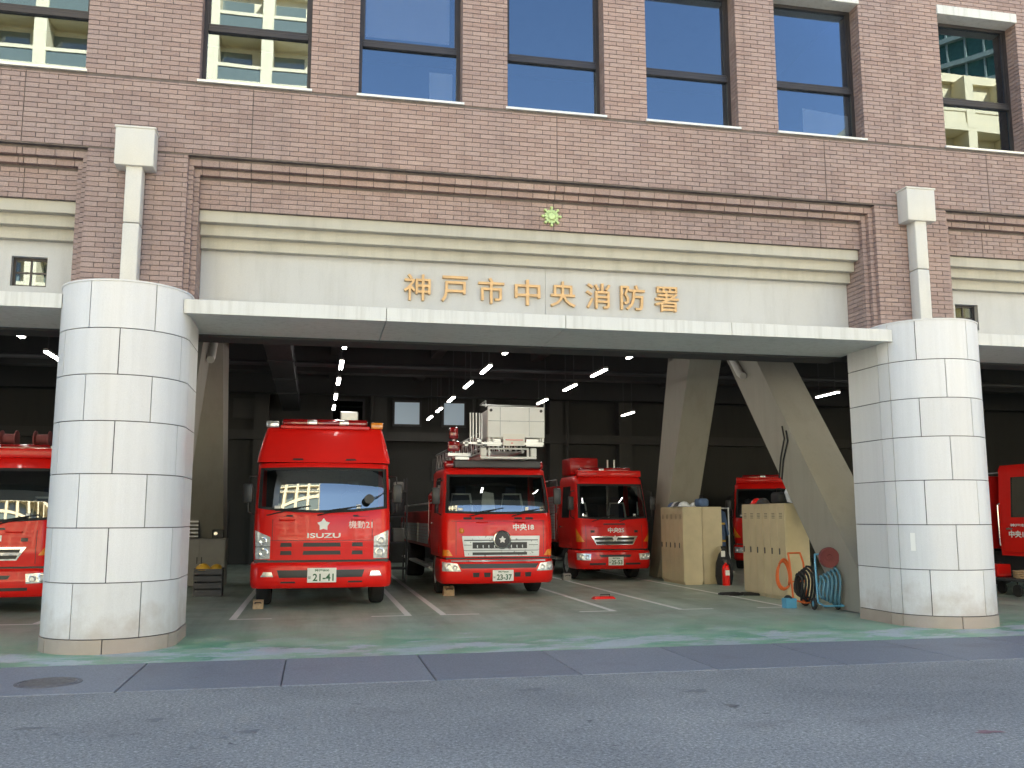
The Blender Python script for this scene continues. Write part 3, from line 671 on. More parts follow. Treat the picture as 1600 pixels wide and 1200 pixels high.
# ------------------------------------------------------------------ fire engines
class Cab:
    """surface of a cab or bumper: prof rows are (z, front y, half width, corner radius, lift of the edge towards the corners)"""
    def __init__(s, prof, D, bow=0.05, ywr=1.5, ywf=0.9): s.prof, s.D, s.bow, s.ywr, s.ywf = prof, D, bow, ywr, ywf
    def at(s, z):
        p = s.prof
        if z <= p[0][0]: return p[0][1:]
        for a, b in zip(p, p[1:]):
            if z <= b[0]:
                t = (z-a[0])/(b[0]-a[0]); return tuple(a[i]+(b[i]-a[i])*t for i in range(1, 5))
        return p[-1][1:]
    def fy(s, x, z):
        yf, hw, r, l_ = s.at(z); ax = min(abs(x), hw-1e-4); c = hw-r
        if ax <= c: return yf+s.bow*(ax/c)**2
        return yf+s.bow+r-math.sqrt(max(0, r*r-(ax-c)**2))
    NF = 14
    def outline(s, z, off=0.0):
        yf, hw, r, lift = s.at(z); hw -= off; yf += off; r = max(0.02, r-off); c = hw-r; h = []
        for y in (s.D, max(s.ywr, yf+s.bow+r+0.04), max(s.ywf, yf+s.bow+r+0.02)): h.append((-hw, y))
        for a in (0, 22.5, 45, 67.5): h.append((-c-r*math.cos(R(a)), yf+s.bow+r-r*math.sin(R(a))))
        fr = [(-c+2*c*k/s.NF, yf+s.bow*(2*k/s.NF-1)**2) for k in range(s.NF+1)]
        pts = h+fr+[(-x, y) for x, y in h[::-1]]
        return [(x, y, z+lift*(x/hw)**2) for x, y in pts]
    def shell(s, root, zs, name, mat, holes=(), cap=True, off=0.0):
        rows = [s.outline(z, off) for z in zs]; m = MB(); V = [[m.bm.verts.new(p) for p in r] for r in rows]; n = len(rows[0])
        for i in range(len(zs)-1):
            for u in range(n-1):
                if any(a <= u < b and zs[i] >= z0-1e-6 and zs[i+1] <= z1+1e-6 for a, b, z0, z1 in holes): continue
                m.bm.faces.new((V[i][u], V[i][u+1], V[i+1][u+1], V[i+1][u]))
        if cap: m.bm.faces.new(V[0][::-1]); m.bm.faces.new(V[-1]); [m.bm.faces.new((V[i][0], V[i+1][0], V[i+1][-1], V[i][-1])) for i in range(len(zs)-1)]
        return m.done(name, mat, root, 40)
    def glazing(s, root, u0, u1, zs, name, band, seal=True, inset=0.018):
        rows = [s.outline(z, inset)[u0:u1+1] for z in zs]; out = [s.outline(z, 0)[u0:u1+1] for z in zs]
        i0 = 1 if band else 0; n = u1-u0
        g = MB().grid([r[i0:n+1-i0] for r in rows[i0:len(rows)-i0]]).done(name, 'windshield_glass', root, 40)
        b = MB()
        if band:
            b.grid(rows[:2]); b.grid(rows[-2:]); b.grid([r[:2] for r in rows[1:-1]]); b.grid([r[-2:] for r in rows[1:-1]])
        b.grid([rows[0], out[0]]); b.grid([rows[-1], out[-1]]); b.grid([[r[0], o[0]] for r, o in zip(rows, out)]); b.grid([[r[-1], o[-1]] for r, o in zip(rows, out)])
        b.done('window_seal', 'black_rubber', g)
        return g
    def patch(s, parent, name, c, t, mat, nx=8, nz_=4, skirt=0.03, smooth=40):
        """c: four (x, z) corners, bottom-left, bottom-right, top-right, top-left; lies on the cab surface, t proud of it"""
        F = []
        for j in range(nz_+1):
            row = []
            for i in range(nx+1):
                u, v = i/nx, j/nz_
                x = (c[0][0]*(1-u)+c[1][0]*u)*(1-v)+(c[3][0]*(1-u)+c[2][0]*u)*v; z = (c[0][1]*(1-u)+c[1][1]*u)*(1-v)+(c[3][1]*(1-u)+c[2][1]*u)*v
                row.append((x, s.fy(x, z)-t, z))
            F.append(row)
        m = MB().grid(F); e = F[0]+[r[-1] for r in F[1:]]+F[-1][-2::-1]+[r[0] for r in F[-2:0:-1]]; e.append(e[0])
        m.grid([e, [(x, y+t+skirt, z) for x, y, z in e]]); bmesh.ops.remove_doubles(m.bm, verts=m.bm.verts[:], dist=1e-5)
        return m.done(name, mat, parent, smooth)
    def text(s, parent, name, txt, x, z, h, mat, bold=0.02, width=None, t=0.004):
        me = text_mesh(txt, h, 0.003, bold, width=width)
        for v in me.vertices: v.co = (v.co.x+x, s.fy(v.co.x+x, v.co.z+z)-t+v.co.y, v.co.z+z)
        return put(name, me, mat, parent)
def star(parent, name, x, y, z, r, mat, n=5, inner=0.5):
    pts = [(x+math.sin(math.pi*k/n)*(r if k % 2 == 0 else r*inner), y, z+math.cos(math.pi*k/n)*(r if k % 2 == 0 else r*inner)) for k in range(2*n)]
    return MB().prism(pts, (0, 0.02, 0)).done(name, mat, parent)
def wheel(root, x, y, r, wdt, sgn):
    t = MB().lathe([(r*0.58, -wdt/2), (r*0.9, -wdt/2), (r*0.98, -wdt/2+0.03), (r, -wdt/2+0.06), (r, wdt/2-0.06), (r*0.98, wdt/2-0.03), (r*0.9, wdt/2), (r*0.58, wdt/2)], (x, y, r), (sgn, 0, 0), 32).done('wheel', 'black_rubber', root, 35)
    h = MB().lathe([(r*0.60, wdt/2-0.01), (r*0.56, wdt/2-0.03), (r*0.52, wdt/2-0.09), (r*0.28, wdt/2-0.05), (r*0.26, wdt/2), (r*0.12, wdt/2+0.02), (0, wdt/2+0.02)], (x, y, r), (sgn, 0, 0), 24)
    for k in range(8):
        a = k*math.pi/4; p = Vector((x+sgn*(wdt/2-0.06), y+math.cos(a)*r*0.36, r+math.sin(a)*r*0.36)); h.cyl(p, p+Vector((sgn*0.04, 0, 0)), 0.016, n=6)
    h.done('rim', 'silver_paint', t, 35)
def plate(c, root, x, z, num, wdt, top='神戸800'):
    y = c.fy(x, z)-0.03; h = wdt/2
    p = MB().box(x-wdt/2, x+wdt/2, y, y+0.05, z-h/2, z+h/2, 0.006).done('number_plate', 'plate_white', root)
    for tx, xx, zz, hh, ww in ((num, x+wdt*0.05, z-h*0.14, h*0.5, wdt*0.72), (top, x, z+h*0.34, h*0.18, wdt*0.5), ('は', x-wdt*0.42, z-h*0.14, h*0.17, None)):
        me = text_mesh(tx, hh, 0.002, 0.02, width=ww); put('plate_lettering', me, 'plate_green', p, (xx, y-0.002, zz))
def interior(root, hw, zb, zt, D, yfb, covers):
    liner = MB().box(-hw+0.07, hw-0.07, D-0.12, D-0.06, 0.9, zt+0.05).box(-hw+0.07, hw-0.07, 0.75, D-0.12, zt+0.02, zt+0.05).box(-hw+0.08, hw-0.08, 0.45, D-0.12, 0.92, 1.0)
    liner.box(-hw+0.05, -hw+0.07, 0.75, D-0.06, 0.95, zb+0.1).box(hw-0.07, hw-0.05, 0.75, D-0.06, 0.95, zb+0.1).done('cab_lining', 'cab_trim', root)
    MB().box(-hw+0.10, hw-0.10, yfb+0.16, yfb+0.55, 1.1, zb+0.01, 0.05, 2).done('dashboard', 'cab_trim', root, 40)
    for x in (-0.58, 0.58):
        s_ = MB().box(x-0.26, x+0.26, 1.08, 1.55, zb-0.42, zb-0.25, 0.06, 2).done('seat', 'seat_cloth', root, 40)
        b = MB(); b.prism([(x-0.25, 1.50, zb-0.25), (x+0.25, 1.50, zb-0.25), (x+0.22, 1.60, zb+0.34), (x+0.13, 1.61, zb+0.42), (x-0.13, 1.61, zb+0.42), (x-0.22, 1.60, zb+0.34)], (0, 0.10, 0.01)); b.box(x-0.12, x+0.12, 1.58, 1.68, zb+0.42, zb+0.62, 0.04, 2)
        b.done('seat_back', 'seat_cloth', s_, 40)
        if covers: MB().tube([(x-0.27, 1.46, zb-0.05), (x-0.2, 1.50, zb+0.44), (x+0.2, 1.50, zb+0.44), (x+0.27, 1.46, zb-0.05)], 0.028, 6).done('seat_trim', 'cloth_white', s_, 40)
    c = Vector((-0.55, yfb+0.62, zb+0.06)); ring = [c+Vector((0.2*math.cos(a), -0.10*math.sin(a)*0.9, 0.17*math.sin(a))) for a in [k*math.pi/8 for k in range(16)]]
    MB().tube(ring, 0.016, 6, True).tube([c+Vector((0, -0.12, -0.2)), c], 0.02, 6).done('steering_wheel', 'black_plastic', root, 40)
def mirrors(root, hw, y, z):
    for s_ in (-1, 1):
        a = MB().tube([(s_*hw, y+0.1, z+0.35), (s_*(hw+0.13), y-0.02, z+0.33), (s_*(hw+0.15), y-0.05, z+0.1), (s_*(hw+0.14), y-0.02, z-0.30), (s_*hw, y+0.1, z-0.36)], 0.014, 6).done('mirror_arm', 'black_plastic', root, 40)
        MB().box(s_*(hw+0.15)-0.085, s_*(hw+0.15)+0.085, y-0.10, y-0.03, z-0.14, z+0.20, 0.03, 2).done('mirror', 'black_plastic', a, 40)
def wipers(c, root, zb, pairs):
    for x0, x1 in pairs:
        p0 = Vector((x0, c.fy(x0, zb-0.03)-0.03, zb-0.04)); p1 = Vector((x1, c.fy(x1, zb+0.12)-0.015, zb+0.10)); q0 = Vector((x0+(x1-x0)*0.25, 0, zb+0.04)); q0.y = c.fy(q0.x, q0.z)-0.02; q1 = Vector((x1+(x1-x0)*0.3, 0, zb+0.13)); q1.y = c.fy(q1.x, q1.z)-0.012
        MB().tube([p0, p1], 0.012, 6).tube([q0, q1], 0.008, 5).done('wiper', 'black_rubber', root)
def seams(c, root, xs, z0, z1):
    for x in xs: c.patch(root, 'panel_seam', [(x-0.004, z0), (x+0.004, z0), (x+0.004, z1), (x-0.004, z1)], 0.0025, 'black_plastic', 1, 10)
def grab_handles(c, root, xs, z):
    for x in xs:
        y = c.fy(x, z)
        MB().tube([(x-0.13, y+0.005, z), (x-0.12, y-0.04, z), (x+0.12, y-0.04, z), (x+0.13, y+0.005, z)], 0.010, 6).done('front_handle', 'fire_red', root, 40)
def windshield_marks(c, root, zb):
    for x, w_, h in ((0.62, 0.07, 0.07), (-0.80, 0.10, 0.05)):
        c.patch(root, 'inspection_sticker', [(x-w_/2, zb+0.08), (x+w_/2, zb+0.08), (x+w_/2, zb+0.08+h), (x-w_/2, zb+0.08+h)], -0.012, 'paper_white', 1, 1, 0.0)
def rear_body(root, hw, D, L, zt, axle, rw):
    MB().box(-0.45, 0.45, 0.5, L-0.1, 0.42, 0.86).box(-hw+0.12, hw-0.12, 0.55, 1.9, 0.55, 0.9).done('chassis', 'dark_steel', root)
    b = MB().box(-hw+0.03, hw-0.03, D+0.12, L, 0.92, zt, 0.03, 2).done('body', 'fire_red_deep', root, 40)
    n = 3; span = (L-D-0.5)/n
    for s_ in (-1, 1):
        for k in range(n):
            y0 = D+0.25+k*span; a_, c_ = sorted((s_*(hw-0.032), s_*(hw-0.018)))
            sh = MB()
            zz = 1.0
            while zz < zt-0.35: sh.box(a_, c_, y0+0.04, y0+span-0.06, zz, zz+0.07); zz += 0.078
            sh.done('roller_shutter', 'aluminium', b); 
        MB().tube([(s_*(hw-0.12), D+0.3, zt), (s_*(hw-0.12), D+0.35, zt+0.18), (s_*(hw-0.12), L-0.35, zt+0.18), (s_*(hw-0.12), L-0.3, zt)], 0.02, 6).done('roof_rail', 'aluminium', b, 40)
        MB().box(s_*(hw-0.15)-0.1, s_*(hw-0.15)+0.1, D+0.3, L-0.3, 0.45, 0.50).done('side_step', 'aluminium', root)
    for s_ in (-1, 1):
        wheel(root, s_*(hw-0.17), axle, rw, 0.26, s_); wheel(root, s_*(hw-0.27), L-1.9, rw, 0.48, s_)
        MB().tube([(s_*(hw-0.17), axle+math.cos(R(a))*(rw+0.09), rw+math.sin(R(a))*(rw+0.09)) for a in range(20, 175, 15)], 0.05, 6).done('mudguard', 'black_plastic', root, 40)
def doors(c, root, zs0, zs1, letters=None, deep='fire_red'):
    for s_ in (-1, 1):
        hw = c.at(zs0+0.2)[1]
        m = MB(); a_, c_ = sorted((s_*(hw+0.004), s_*(hw-0.03)))
        m.box(a_, c_, 0.72, c.D-0.12, zs0+0.02, zs1-0.06, 0.008); d = m.done('door', deep, root)
        MB().box(*sorted((s_*(hw+0.006), s_*(hw+0.035))), c.D-0.40, c.D-0.22, zs1-0.20, zs1-0.165, 0.01).done('handle', 'chrome', d)
        MB().tube([(s_*(hw+0.04), c.D-0.05, zs0+0.15), (s_*(hw+0.05), c.D-0.05, zs0+0.2), (s_*(hw+0.05), c.D-0.05, zs1+0.3), (s_*(hw+0.0), c.D-0.05, zs1+0.34)], 0.014, 6).done('grab_rail', 'chrome', root, 40)
def lightbar(root, y, z, w_, lens=((-0.33, -0.15), (0.25, 0.43))):
    b = MB().box(-w_/2, w_/2, y-0.12, y+0.16, z+0.03, z+0.17, 0.05, 3).done('light_bar', 'lens_red', root, 50)
    MB().box(-w_/2+0.02, w_/2-0.02, y-0.10, y+0.14, z, z+0.045).done('light_bar_base', 'black_plastic', b)
    for x0, x1 in lens: MB().box(x0, x1, y-0.13, y-0.05, z+0.06, z+0.155, 0.015, 2).done('lamp_lens', 'lens_clear', b, 40)
def headlight(c, root, corners, bulbs, t=0.012):
    h = c.patch(root, 'headlight', corners, t, 'lamp_glass', 8, 5)
    for x, z, r in bulbs:
        y = c.fy(x, z)-t
        MB().lathe([(r, 0.005), (r*0.98, -0.012), (r*0.8, -0.016), (r*0.45, 0.002), (0, 0.006)], (x, y, z), (0, 1, 0), 20).done('lens', 'lens_clear', h, 40)
    x0 = [p[0] for p in corners]; z0 = [p[1] for p in corners]
    return h

# -- boxy rescue engine (high roof) ---------------------------------
def engine_boxy():
    t = thing('fire_engine', 'tall boxy fire engine with a high red roof cap, plate 21-41', 'fire engine', (0.155, 17.08, 0))
    zb, zt = 1.68, 2.50
    c = Cab([(0.86, 0.06, 1.185, 0.17, 0), (1.30, 0.05, 1.20, 0.19, 0), (1.60, 0.075, 1.195, 0.20, 0.07), (zb, 0.10, 1.19, 0.18, 0.09), (2.1, 0.155, 1.18, 0.17, 0.04), (zt, 0.235, 1.165, 0.16, -0.02), (2.58, 0.26, 1.165, 0.16, -0.02)], 2.0, 0.07, 1.6, 0.9)
    nU = 7+c.NF+1+7
    zs = [0.86, 1.0, 1.15, 1.30, 1.45, 1.60, zb, 1.73, 1.85, 2.0, 2.1, 2.25, 2.40, 2.45, zt, 2.58]
    holes = [(5, nU-6, zb, zt), (1, 2, zb, 2.45), (nU-3, nU-2, zb, 2.45)]
    c.shell(t, zs, 'cab', 'fire_red', holes)
    c.glazing(t, 5, nU-6, [z for z in zs if zb <= z <= zt], 'windshield', True)
    for u in (1, nU-3): c.glazing(t, u, u+1, [z for z in zs if zb <= z <= 2.45], 'side_window', False)
    cap = Cab([(2.585, 0.22, 1.185, 0.10, 0), (2.66, 0.24, 1.18, 0.10, 0), (3.0, 0.32, 1.10, 0.09, 0), (3.20, 0.38, 1.04, 0.08, 0), (3.235, 0.42, 1.02, 0.08, 0)], 2.3, 0.06, 1.6, 1.0)
    cap.shell(t, [2.585, 2.60, 2.66, 2.8, 2.95, 3.08, 3.20, 3.235], 'roof_cap', 'fire_red')
    for x in (-0.47, 0.47): cap.patch(t, 'roof_vent', [(x-0.10, 2.625), (x+0.10, 2.625), (x+0.08, 2.655), (x-0.08, 2.655)], 0.012, 'black_plastic', 4, 2)
    bp = Cab([(0.375, 0.05, 1.20, 0.18, 0), (0.43, 0.0, 1.225, 0.2, 0), (0.60, -0.02, 1.235, 0.22, 0), (0.78, 0.0, 1.23, 0.22, 0), (0.82, 0.04, 1.215, 0.2, 0)], 0.9, 0.06, 0.7, 0.6)
    bp.shell(t, [0.375, 0.40, 0.43, 0.52, 0.60, 0.70, 0.78, 0.80, 0.82], 'bumper', 'fire_red')
    MB().box(-1.16, 1.16, 0.12, 0.8, 0.815, 0.87).done('bumper_gap', 'black_plastic', t)
    # grille slots, seams, lamps
    for z in (0.985, 1.125):
        for x0, x1 in ((-0.73, -0.53), (-0.34, 0.32), (0.51, 0.71)): 
            g = c.patch(t, 'grille_slot', [(x0, z-0.035), (x1, z-0.035), (x1-0.01, z+0.035), (x0+0.01, z+0.035)], 0.004, 'black_plastic', 6, 2)
    c.patch(t, 'grille_bar', [(-0.80, 1.045), (0.78, 1.045), (0.78, 1.068), (-0.80, 1.068)], 0.014, 'fire_red', 14, 2)
    c.patch(t, 'panel_seam', [(-0.93, 1.195), (0.93, 1.195), (0.93, 1.202), (-0.93, 1.202)], 0.003, 'black_plastic', 16, 1)
    for s_ in (-1, 1):
        headlight(c, t, [(s_*1.155, 0.88), (s_*0.90, 0.88), (s_*0.90, 1.26), (s_*1.17, 1.38)] if s_ > 0 else [(-1.155, 0.88), (-0.90, 0.88), (-0.90, 1.26), (-1.17, 1.38)], [(s_*1.01, 0.985, 0.085), (s_*1.03, 1.19, 0.075)])
        c.patch(t, 'headlight_divider', [(s_*1.165, 1.085), (s_*0.90, 1.085), (s_*0.90, 1.10), (s_*1.165, 1.10)], 0.016, 'black_plastic', 5, 1)
        h = bp.patch(t, 'fog_lamp', [(s_*1.05, 0.575), (s_*0.83, 0.575), (s_*0.86, 0.66), (s_*1.0, 0.66)], 0.008, 'chrome', 5, 2)
        c.patch(t, 'cowl_vent', [(s_*0.66-0.14, 1.615), (s_*0.66+0.14, 1.615), (s_*0.66+0.13, 1.645), (s_*0.66-0.13, 1.645)], 0.006, 'black_plastic', 5, 1)
        bp.patch(t, 'bumper_slot', [(s_*0.58-0.13, 0.465), (s_*0.58+0.13, 0.465), (s_*0.58+0.12, 0.495), (s_*0.58-0.12, 0.495)], 0.005, 'black_plastic', 4, 1)
        MB().box(s_*0.94-0.11, s_*0.94+0.11, 0.40, 0.56, 3.225, 3.345, 0.02, 2).done('corner_lamp', 'lens_clear' if s_ < 0 else 'lens_orange', t, 40)
    bp.patch(t, 'air_intake', [(-0.73, 0.56), (0.70, 0.56), (0.74, 0.69), (-0.77, 0.69)], 0.004, 'black_plastic', 16, 3)
    plate(bp, t, 0.0, 0.60, '21-41', 0.50)
    star(t, 'badge', 0.01, c.fy(0, 1.475)-0.018, 1.475, 0.115, 'letter_white', 5, 0.62)
    c.text(t, 'badge_lettering', 'ISUZU', 0.02, 1.285, 0.085, 'letter_white', 0.025, width=0.58)
    c.text(t, 'call_sign', '機動21', 0.66, 1.475, 0.135, 'letter_white', 0.0, width=0.42)
    seams(c, t, (-0.87, 0.87), 1.205, 1.58); grab_handles(c, t, (-0.62, 0.62), 1.56); windshield_marks(c, t, zb)
    wipers(c, t, zb, ((-0.98, -0.40), (-0.10, 0.50)))
    MB().cyl((0.80, -0.02, 1.93), (0.80, 0.02, 1.93), 0.085, n=20).tube([(0.80, 0.01, 1.93), (0.98, 0.08, 1.98), (1.13, 0.33, 2.08)], 0.011, 6).done('under_mirror', 'black_plastic', t, 40)
    mirrors(t, 1.17, 0.30, 2.0); doors(c, t, 0.9, zb); interior(t, 1.15, zb, 2.5, 2.0, 0.15, False)
    lightbar(t, 0.72, 3.24, 1.56)
    MB().box(-0.80, 0.80, 0.34, 0.40, 3.20, 3.26, 0.012).done('cap_trim', 'fire_red', t)
    sl = MB().box(0.28, 0.62, 1.1, 1.25, 3.42, 3.62, 0.02).box(0.44, 0.47, 1.14, 1.2, 3.2, 3.45); sl.done('search_light', 'aluminium', t)
    rear_body(t, 1.20, 2.35, 7.6, 3.15, 1.30, 0.46)
    return t
engine_boxy()

# -- ladder truck ---------------------------------------------------
def engine_ladder():
    t = thing('ladder_truck', 'fire ladder truck with a white rescue basket resting above its cab', 'fire engine', (3.68, 18.85, 0))
    t.scale = (0.97, 1, 1)
    zb, zt = 1.66, 2.48
    c = Cab([(0.80, 0.05, 1.17, 0.15, 0), (1.2, 0.05, 1.19, 0.17, 0), (1.55, 0.08, 1.19, 0.18, 0.0), (zb, 0.12, 1.17, 0.18, 0.03), (1.85, 0.145, 1.16, 0.18, 0.03), (2.1, 0.20, 1.14, 0.18, 0.02), (zt, 0.36, 1.11, 0.17, 0), (2.56, 0.40, 1.11, 0.17, 0), (2.62, 0.5, 1.06, 0.15, 0)], 2.1, 0.06, 1.6, 0.9)
    nU = 7+c.NF+1+7; zs = [0.80, 0.95, 1.1, 1.2, 1.4, 1.55, zb, 1.71, 1.85, 2.0, 2.1, 2.25, 2.38, 2.43, zt, 2.56, 2.62]
    c.shell(t, zs, 'cab', 'fire_red', [(5, nU-6, zb, zt), (1, 2, zb, 2.43), (nU-3, nU-2, zb, 2.43)])
    c.glazing(t, 5, nU-6, [z for z in zs if zb <= z <= zt], 'windshield', True)
    for u in (1, nU-3): c.glazing(t, u, u+1, [z for z in zs if zb <= z <= 2.43], 'side_window', False)
    bp = Cab([(0.28, 0.06, 1.17, 0.2, 0), (0.34, 0.0, 1.20, 0.22, 0), (0.55, -0.03, 1.22, 0.24, 0), (0.70, -0.01, 1.215, 0.24, 0), (0.765, 0.05, 1.19, 0.2, 0)], 1.0, 0.08, 0.8, 0.7)
    bp.shell(t, [0.28, 0.31, 0.34, 0.45, 0.55, 0.63, 0.70, 0.74, 0.765], 'bumper', 'fire_red')
    bp.patch(t, 'bumper_grille', [(-0.80, 0.585), (0.78, 0.585), (0.85, 0.675), (-0.86, 0.675)], 0.004, 'black_plastic', 14, 2)
    bp.patch(t, 'bumper_trim', [(-1.0, 0.715), (1.0, 0.715), (1.0, 0.745), (-1.0, 0.745)], 0.006, 'silver_paint', 14, 1)
    MB().box(-1.1, 1.1, 0.14, 0.9, 0.76, 0.81).done('bumper_gap', 'black_plastic', t)
    gr = c.patch(t, 'grille', [(-0.72, 0.82), (0.86, 0.82), (0.88, 1.225), (-0.78, 1.225)], 0.014, 'silver_paint', 14, 4)
    for z0, z1, x0, x1 in ((0.975, 1.10, -0.56, 0.60), (0.845, 0.90, -0.56, 0.60), (1.13, 1.15, -0.74, 0.84), (0.93, 0.94, -0.74, 0.84), (1.04, 1.05, -0.74, -0.58), (1.04, 1.05, 0.64, 0.84)): c.patch(gr, 'grille_slot', [(x0, z0), (x1, z0), (x1, z1), (x0, z1)], 0.017, 'black_plastic', 12, 2)
    for k in range(9):
        x = -0.46+k*0.12
        c.patch(gr, 'grille_bar', [(x-0.01, 1.0), (x+0.01, 0.98), (x+0.01, 1.045), (x-0.01, 1.045)], 0.020, 'silver_paint', 1, 1)
    bd = MB().lathe([(0.0, -0.055), (0.145, -0.05), (0.15, -0.045)], (0.06, c.fy(0, 1.15), 1.15), (0, 1, 0), 28).done('badge', 'dark_steel', t, 40)
    MB().lathe([(0.15, -0.045), (0.165, -0.062), (0.185, -0.055), (0.195, 0.0)], (0.06, c.fy(0, 1.15), 1.15), (0, 1, 0), 28).done('badge_ring', 'chrome', bd, 40)
    star(bd, 'badge_star', 0.06, c.fy(0, 1.15)-0.075, 1.15, 0.075, 'letter_white', 5, 0.55)
    for s_ in (-1, 1):
        headlight(bp, t, [(s_*1.18, 0.53), (s_*0.80, 0.525), (s_*0.88, 0.68), (s_*1.18, 0.715)], [(s_*1.06, 0.62, 0.07), (s_*0.93, 0.60, 0.055)])
        c.patch(t, 'indicator', [(s_*1.165, 0.83), (s_*0.97, 0.83), (s_*1.05, 0.95), (s_*1.165, 0.95)], 0.012, 'lens_orange', 4, 3)
        for x in (0.32, 0.55):
            bp.patch(t, 'bumper_vent', [(s_*x+0.06-0.06, 0.41), (s_*x+0.06+0.06, 0.41), (s_*x+0.06+0.07, 0.50), (s_*x+0.06-0.07, 0.50)], 0.006, 'black_plastic', 3, 2)
        for x in (0.42, 0.66): c.patch(t, 'cowl_vent', [(s_*x-0.09, 1.555), (s_*x+0.09, 1.555), (s_*x+0.08, 1.60), (s_*x-0.08, 1.60)], 0.006, 'black_plastic', 4, 1)
        MB().box(s_*0.86-0.24, s_*0.86+0.24, 0.55, 0.85, 2.60, 2.78, 0.07, 3).done('roof_beacon', 'lens_red', t, 50)
    c.patch(t, 'panel_seam', [(-1.1, 1.52), (1.1, 1.52), (1.1, 1.528), (-1.1, 1.528)], 0.003, 'black_plastic', 16, 1)
    MB().lathe([(0.055, 0.0), (0.055, -0.03), (0.03, -0.05), (0, -0.055)], (-0.79, c.fy(0.79, 1.33), 1.33), (0, 1, 0), 18).done('marker_lamp', 'lens_orange', t, 40)
    plate(bp, t, 0.07, 0.44, '23-37', 0.44)
    c.text(t, 'call_sign', '中央18', 0.53, 1.40, 0.135, 'letter_white', 0.035, width=0.46)
    seams(c, t, (-0.90, 0.97), 0.84, 1.52); grab_handles(c, t, (-0.35, 0.45), 1.50); windshield_marks(c, t, zb)
    wipers(c, t, zb, ((-0.62, -0.05), (0.28, 0.85)))
    mirrors(t, 1.16, 0.30, 2.0); doors(c, t, 0.85, zb); interior(t, 1.14, zb, 2.5, 2.1, 0.16, True)
    MB().prism([(-0.15, 1.35, 1.7), (0.18, 1.35, 1.7), (0.14, 1.4, 2.12), (-0.1, 1.4, 2.16)], (0, 0.06, 0)).done('folded_coats', 'cloth_white', t)
    rear_body(t, 1.20, 2.2, 9.6, 1.75, 1.42, 0.50)
    # ladder: rails with rungs lying over the cab, turntable, cradle, basket
    ld = MB()
    for s_ in (-1, 1):
        for z in (2.98, 3.42): ld.tube([(0.40+s_*0.40, 0.6, z), (0.40+s_*0.40, 9.0, z)], 0.035, 6)
        for k in range(14): ld.tube([(0.40+s_*0.40, 0.7+k*0.6, 2.98), (0.40+s_*0.40, 1.0+k*0.6, 3.42), (0.40+s_*0.40, 1.3+k*0.6, 2.98)], 0.016, 5)
    for k in range(20): ld.cyl((0.0, 0.8+k*0.4, 2.98), (0.80, 0.8+k*0.4, 2.98), 0.016, n=6)
    la = ld.done('ladder', 'aluminium', t, 40)
    MB().lathe([(0, 0), (0.7, 0), (0.7, 0.5), (0.55, 0.7), (0.55, 1.1), (0, 1.1)], (0.1, 7.4, 1.7), (0, 0, 1), 24).done('turntable', 'fire_red_deep', t, 30)
    br = MB(); br.box(-0.23, 0.99, 0.10, 0.16, 2.79, 2.84, 0.01).box(-0.23, -0.10, 0.10, 0.20, 2.84, 3.02, 0.015).box(0.86, 0.99, 0.10, 0.20, 2.84, 3.02, 0.015).box(-0.06, 0.82, 0.10, 0.15, 2.985, 3.02, 0.01).box(-0.06, -0.02, 0.1, 0.15, 2.84, 2.985).box(0.78, 0.82, 0.1, 0.15, 2.84, 2.985).box(-0.10, 0.86, 0.16, 0.7, 2.80, 2.83)
    br.done('basket_bracket', 'white_paint', t)
    MB().box(-0.9, 1.0, 0.45, 1.4, 2.62, 2.78, 0.02).done('cradle', 'dark_steel', t)
    bk = MB()
    bk.box(-0.10, 1.14, -0.02, 0.03, 3.22, 3.86, 0.012).box(-0.10, -0.05, 0.03, 0.85, 3.22, 3.80, 0.01).box(1.09, 1.14, 0.03, 0.85, 3.22, 3.80, 0.01).box(-0.05, 1.09, 0.03, 0.85, 3.22, 3.26).box(-0.05, 1.09, 0.80, 0.85, 3.26, 3.7)
    for x0, x1 in ((-0.085, -0.04), (0.0, 0.03), (1.03, 1.06), (1.08, 1.125)): bk.box(x0, x1, -0.01, 0.03, 3.14, 3.22)
    b = bk.done('rescue_basket', 'white_paint', t)
    MB().box(0.23, 0.70, -0.035, -0.022, 3.05, 3.30, 0.004).done('basket_flap', 'paper_white', b)
    MB().box(0.28, 0.66, -0.040, -0.036, 3.165, 3.18).box(0.40, 0.44, -0.040, -0.036, 3.10, 3.115).done('flap_stripe', 'fire_red', b)
    for x in (-0.03, 1.06): MB().cyl((x, -0.035, 3.78), (x, -0.02, 3.78), 0.03, n=14).done('basket_lug', 'black_plastic', b)
    for x in (0.17, 0.80): MB().box(x-0.006, x+0.006, -0.026, -0.020, 3.26, 3.84).done('panel_joint', 'silver_paint', b)
    MB().box(-0.09, 1.13, -0.026, -0.020, 3.555, 3.568).done('panel_joint', 'silver_paint', b)
    MB().tube([(-0.12, 0.1, 3.86), (-0.12, 0.1, 3.98), (-0.12, 0.8, 3.98), (1.16, 0.8, 3.98), (1.16, 0.1, 3.98), (1.16, 0.1, 3.86)], 0.018, 6).done('basket_rail', 'aluminium', b, 40)
    for x in (-0.42, -0.36, -0.29, -0.22, -0.17): MB().box(x-0.012, x+0.012, 0.3+x*0.1, 0.36+x*0.1, 3.10, 3.75).done('basket_tube', 'aluminium', b)
    MB().box(-0.62, 1.12, 0.0, 0.05, 3.08, 3.12).box(-0.60, -0.50, 0.0, 0.1, 3.02, 3.16, 0.02).box(-0.35, -0.2, 0.0, 0.12, 3.04, 3.2, 0.03).box(0.75, 1.12, 0.05, 0.1, 3.05, 3.2).box(-0.1, 0.2, 0.05, 0.1, 3.05, 3.2).done('basket_hinge', 'aluminium', b)
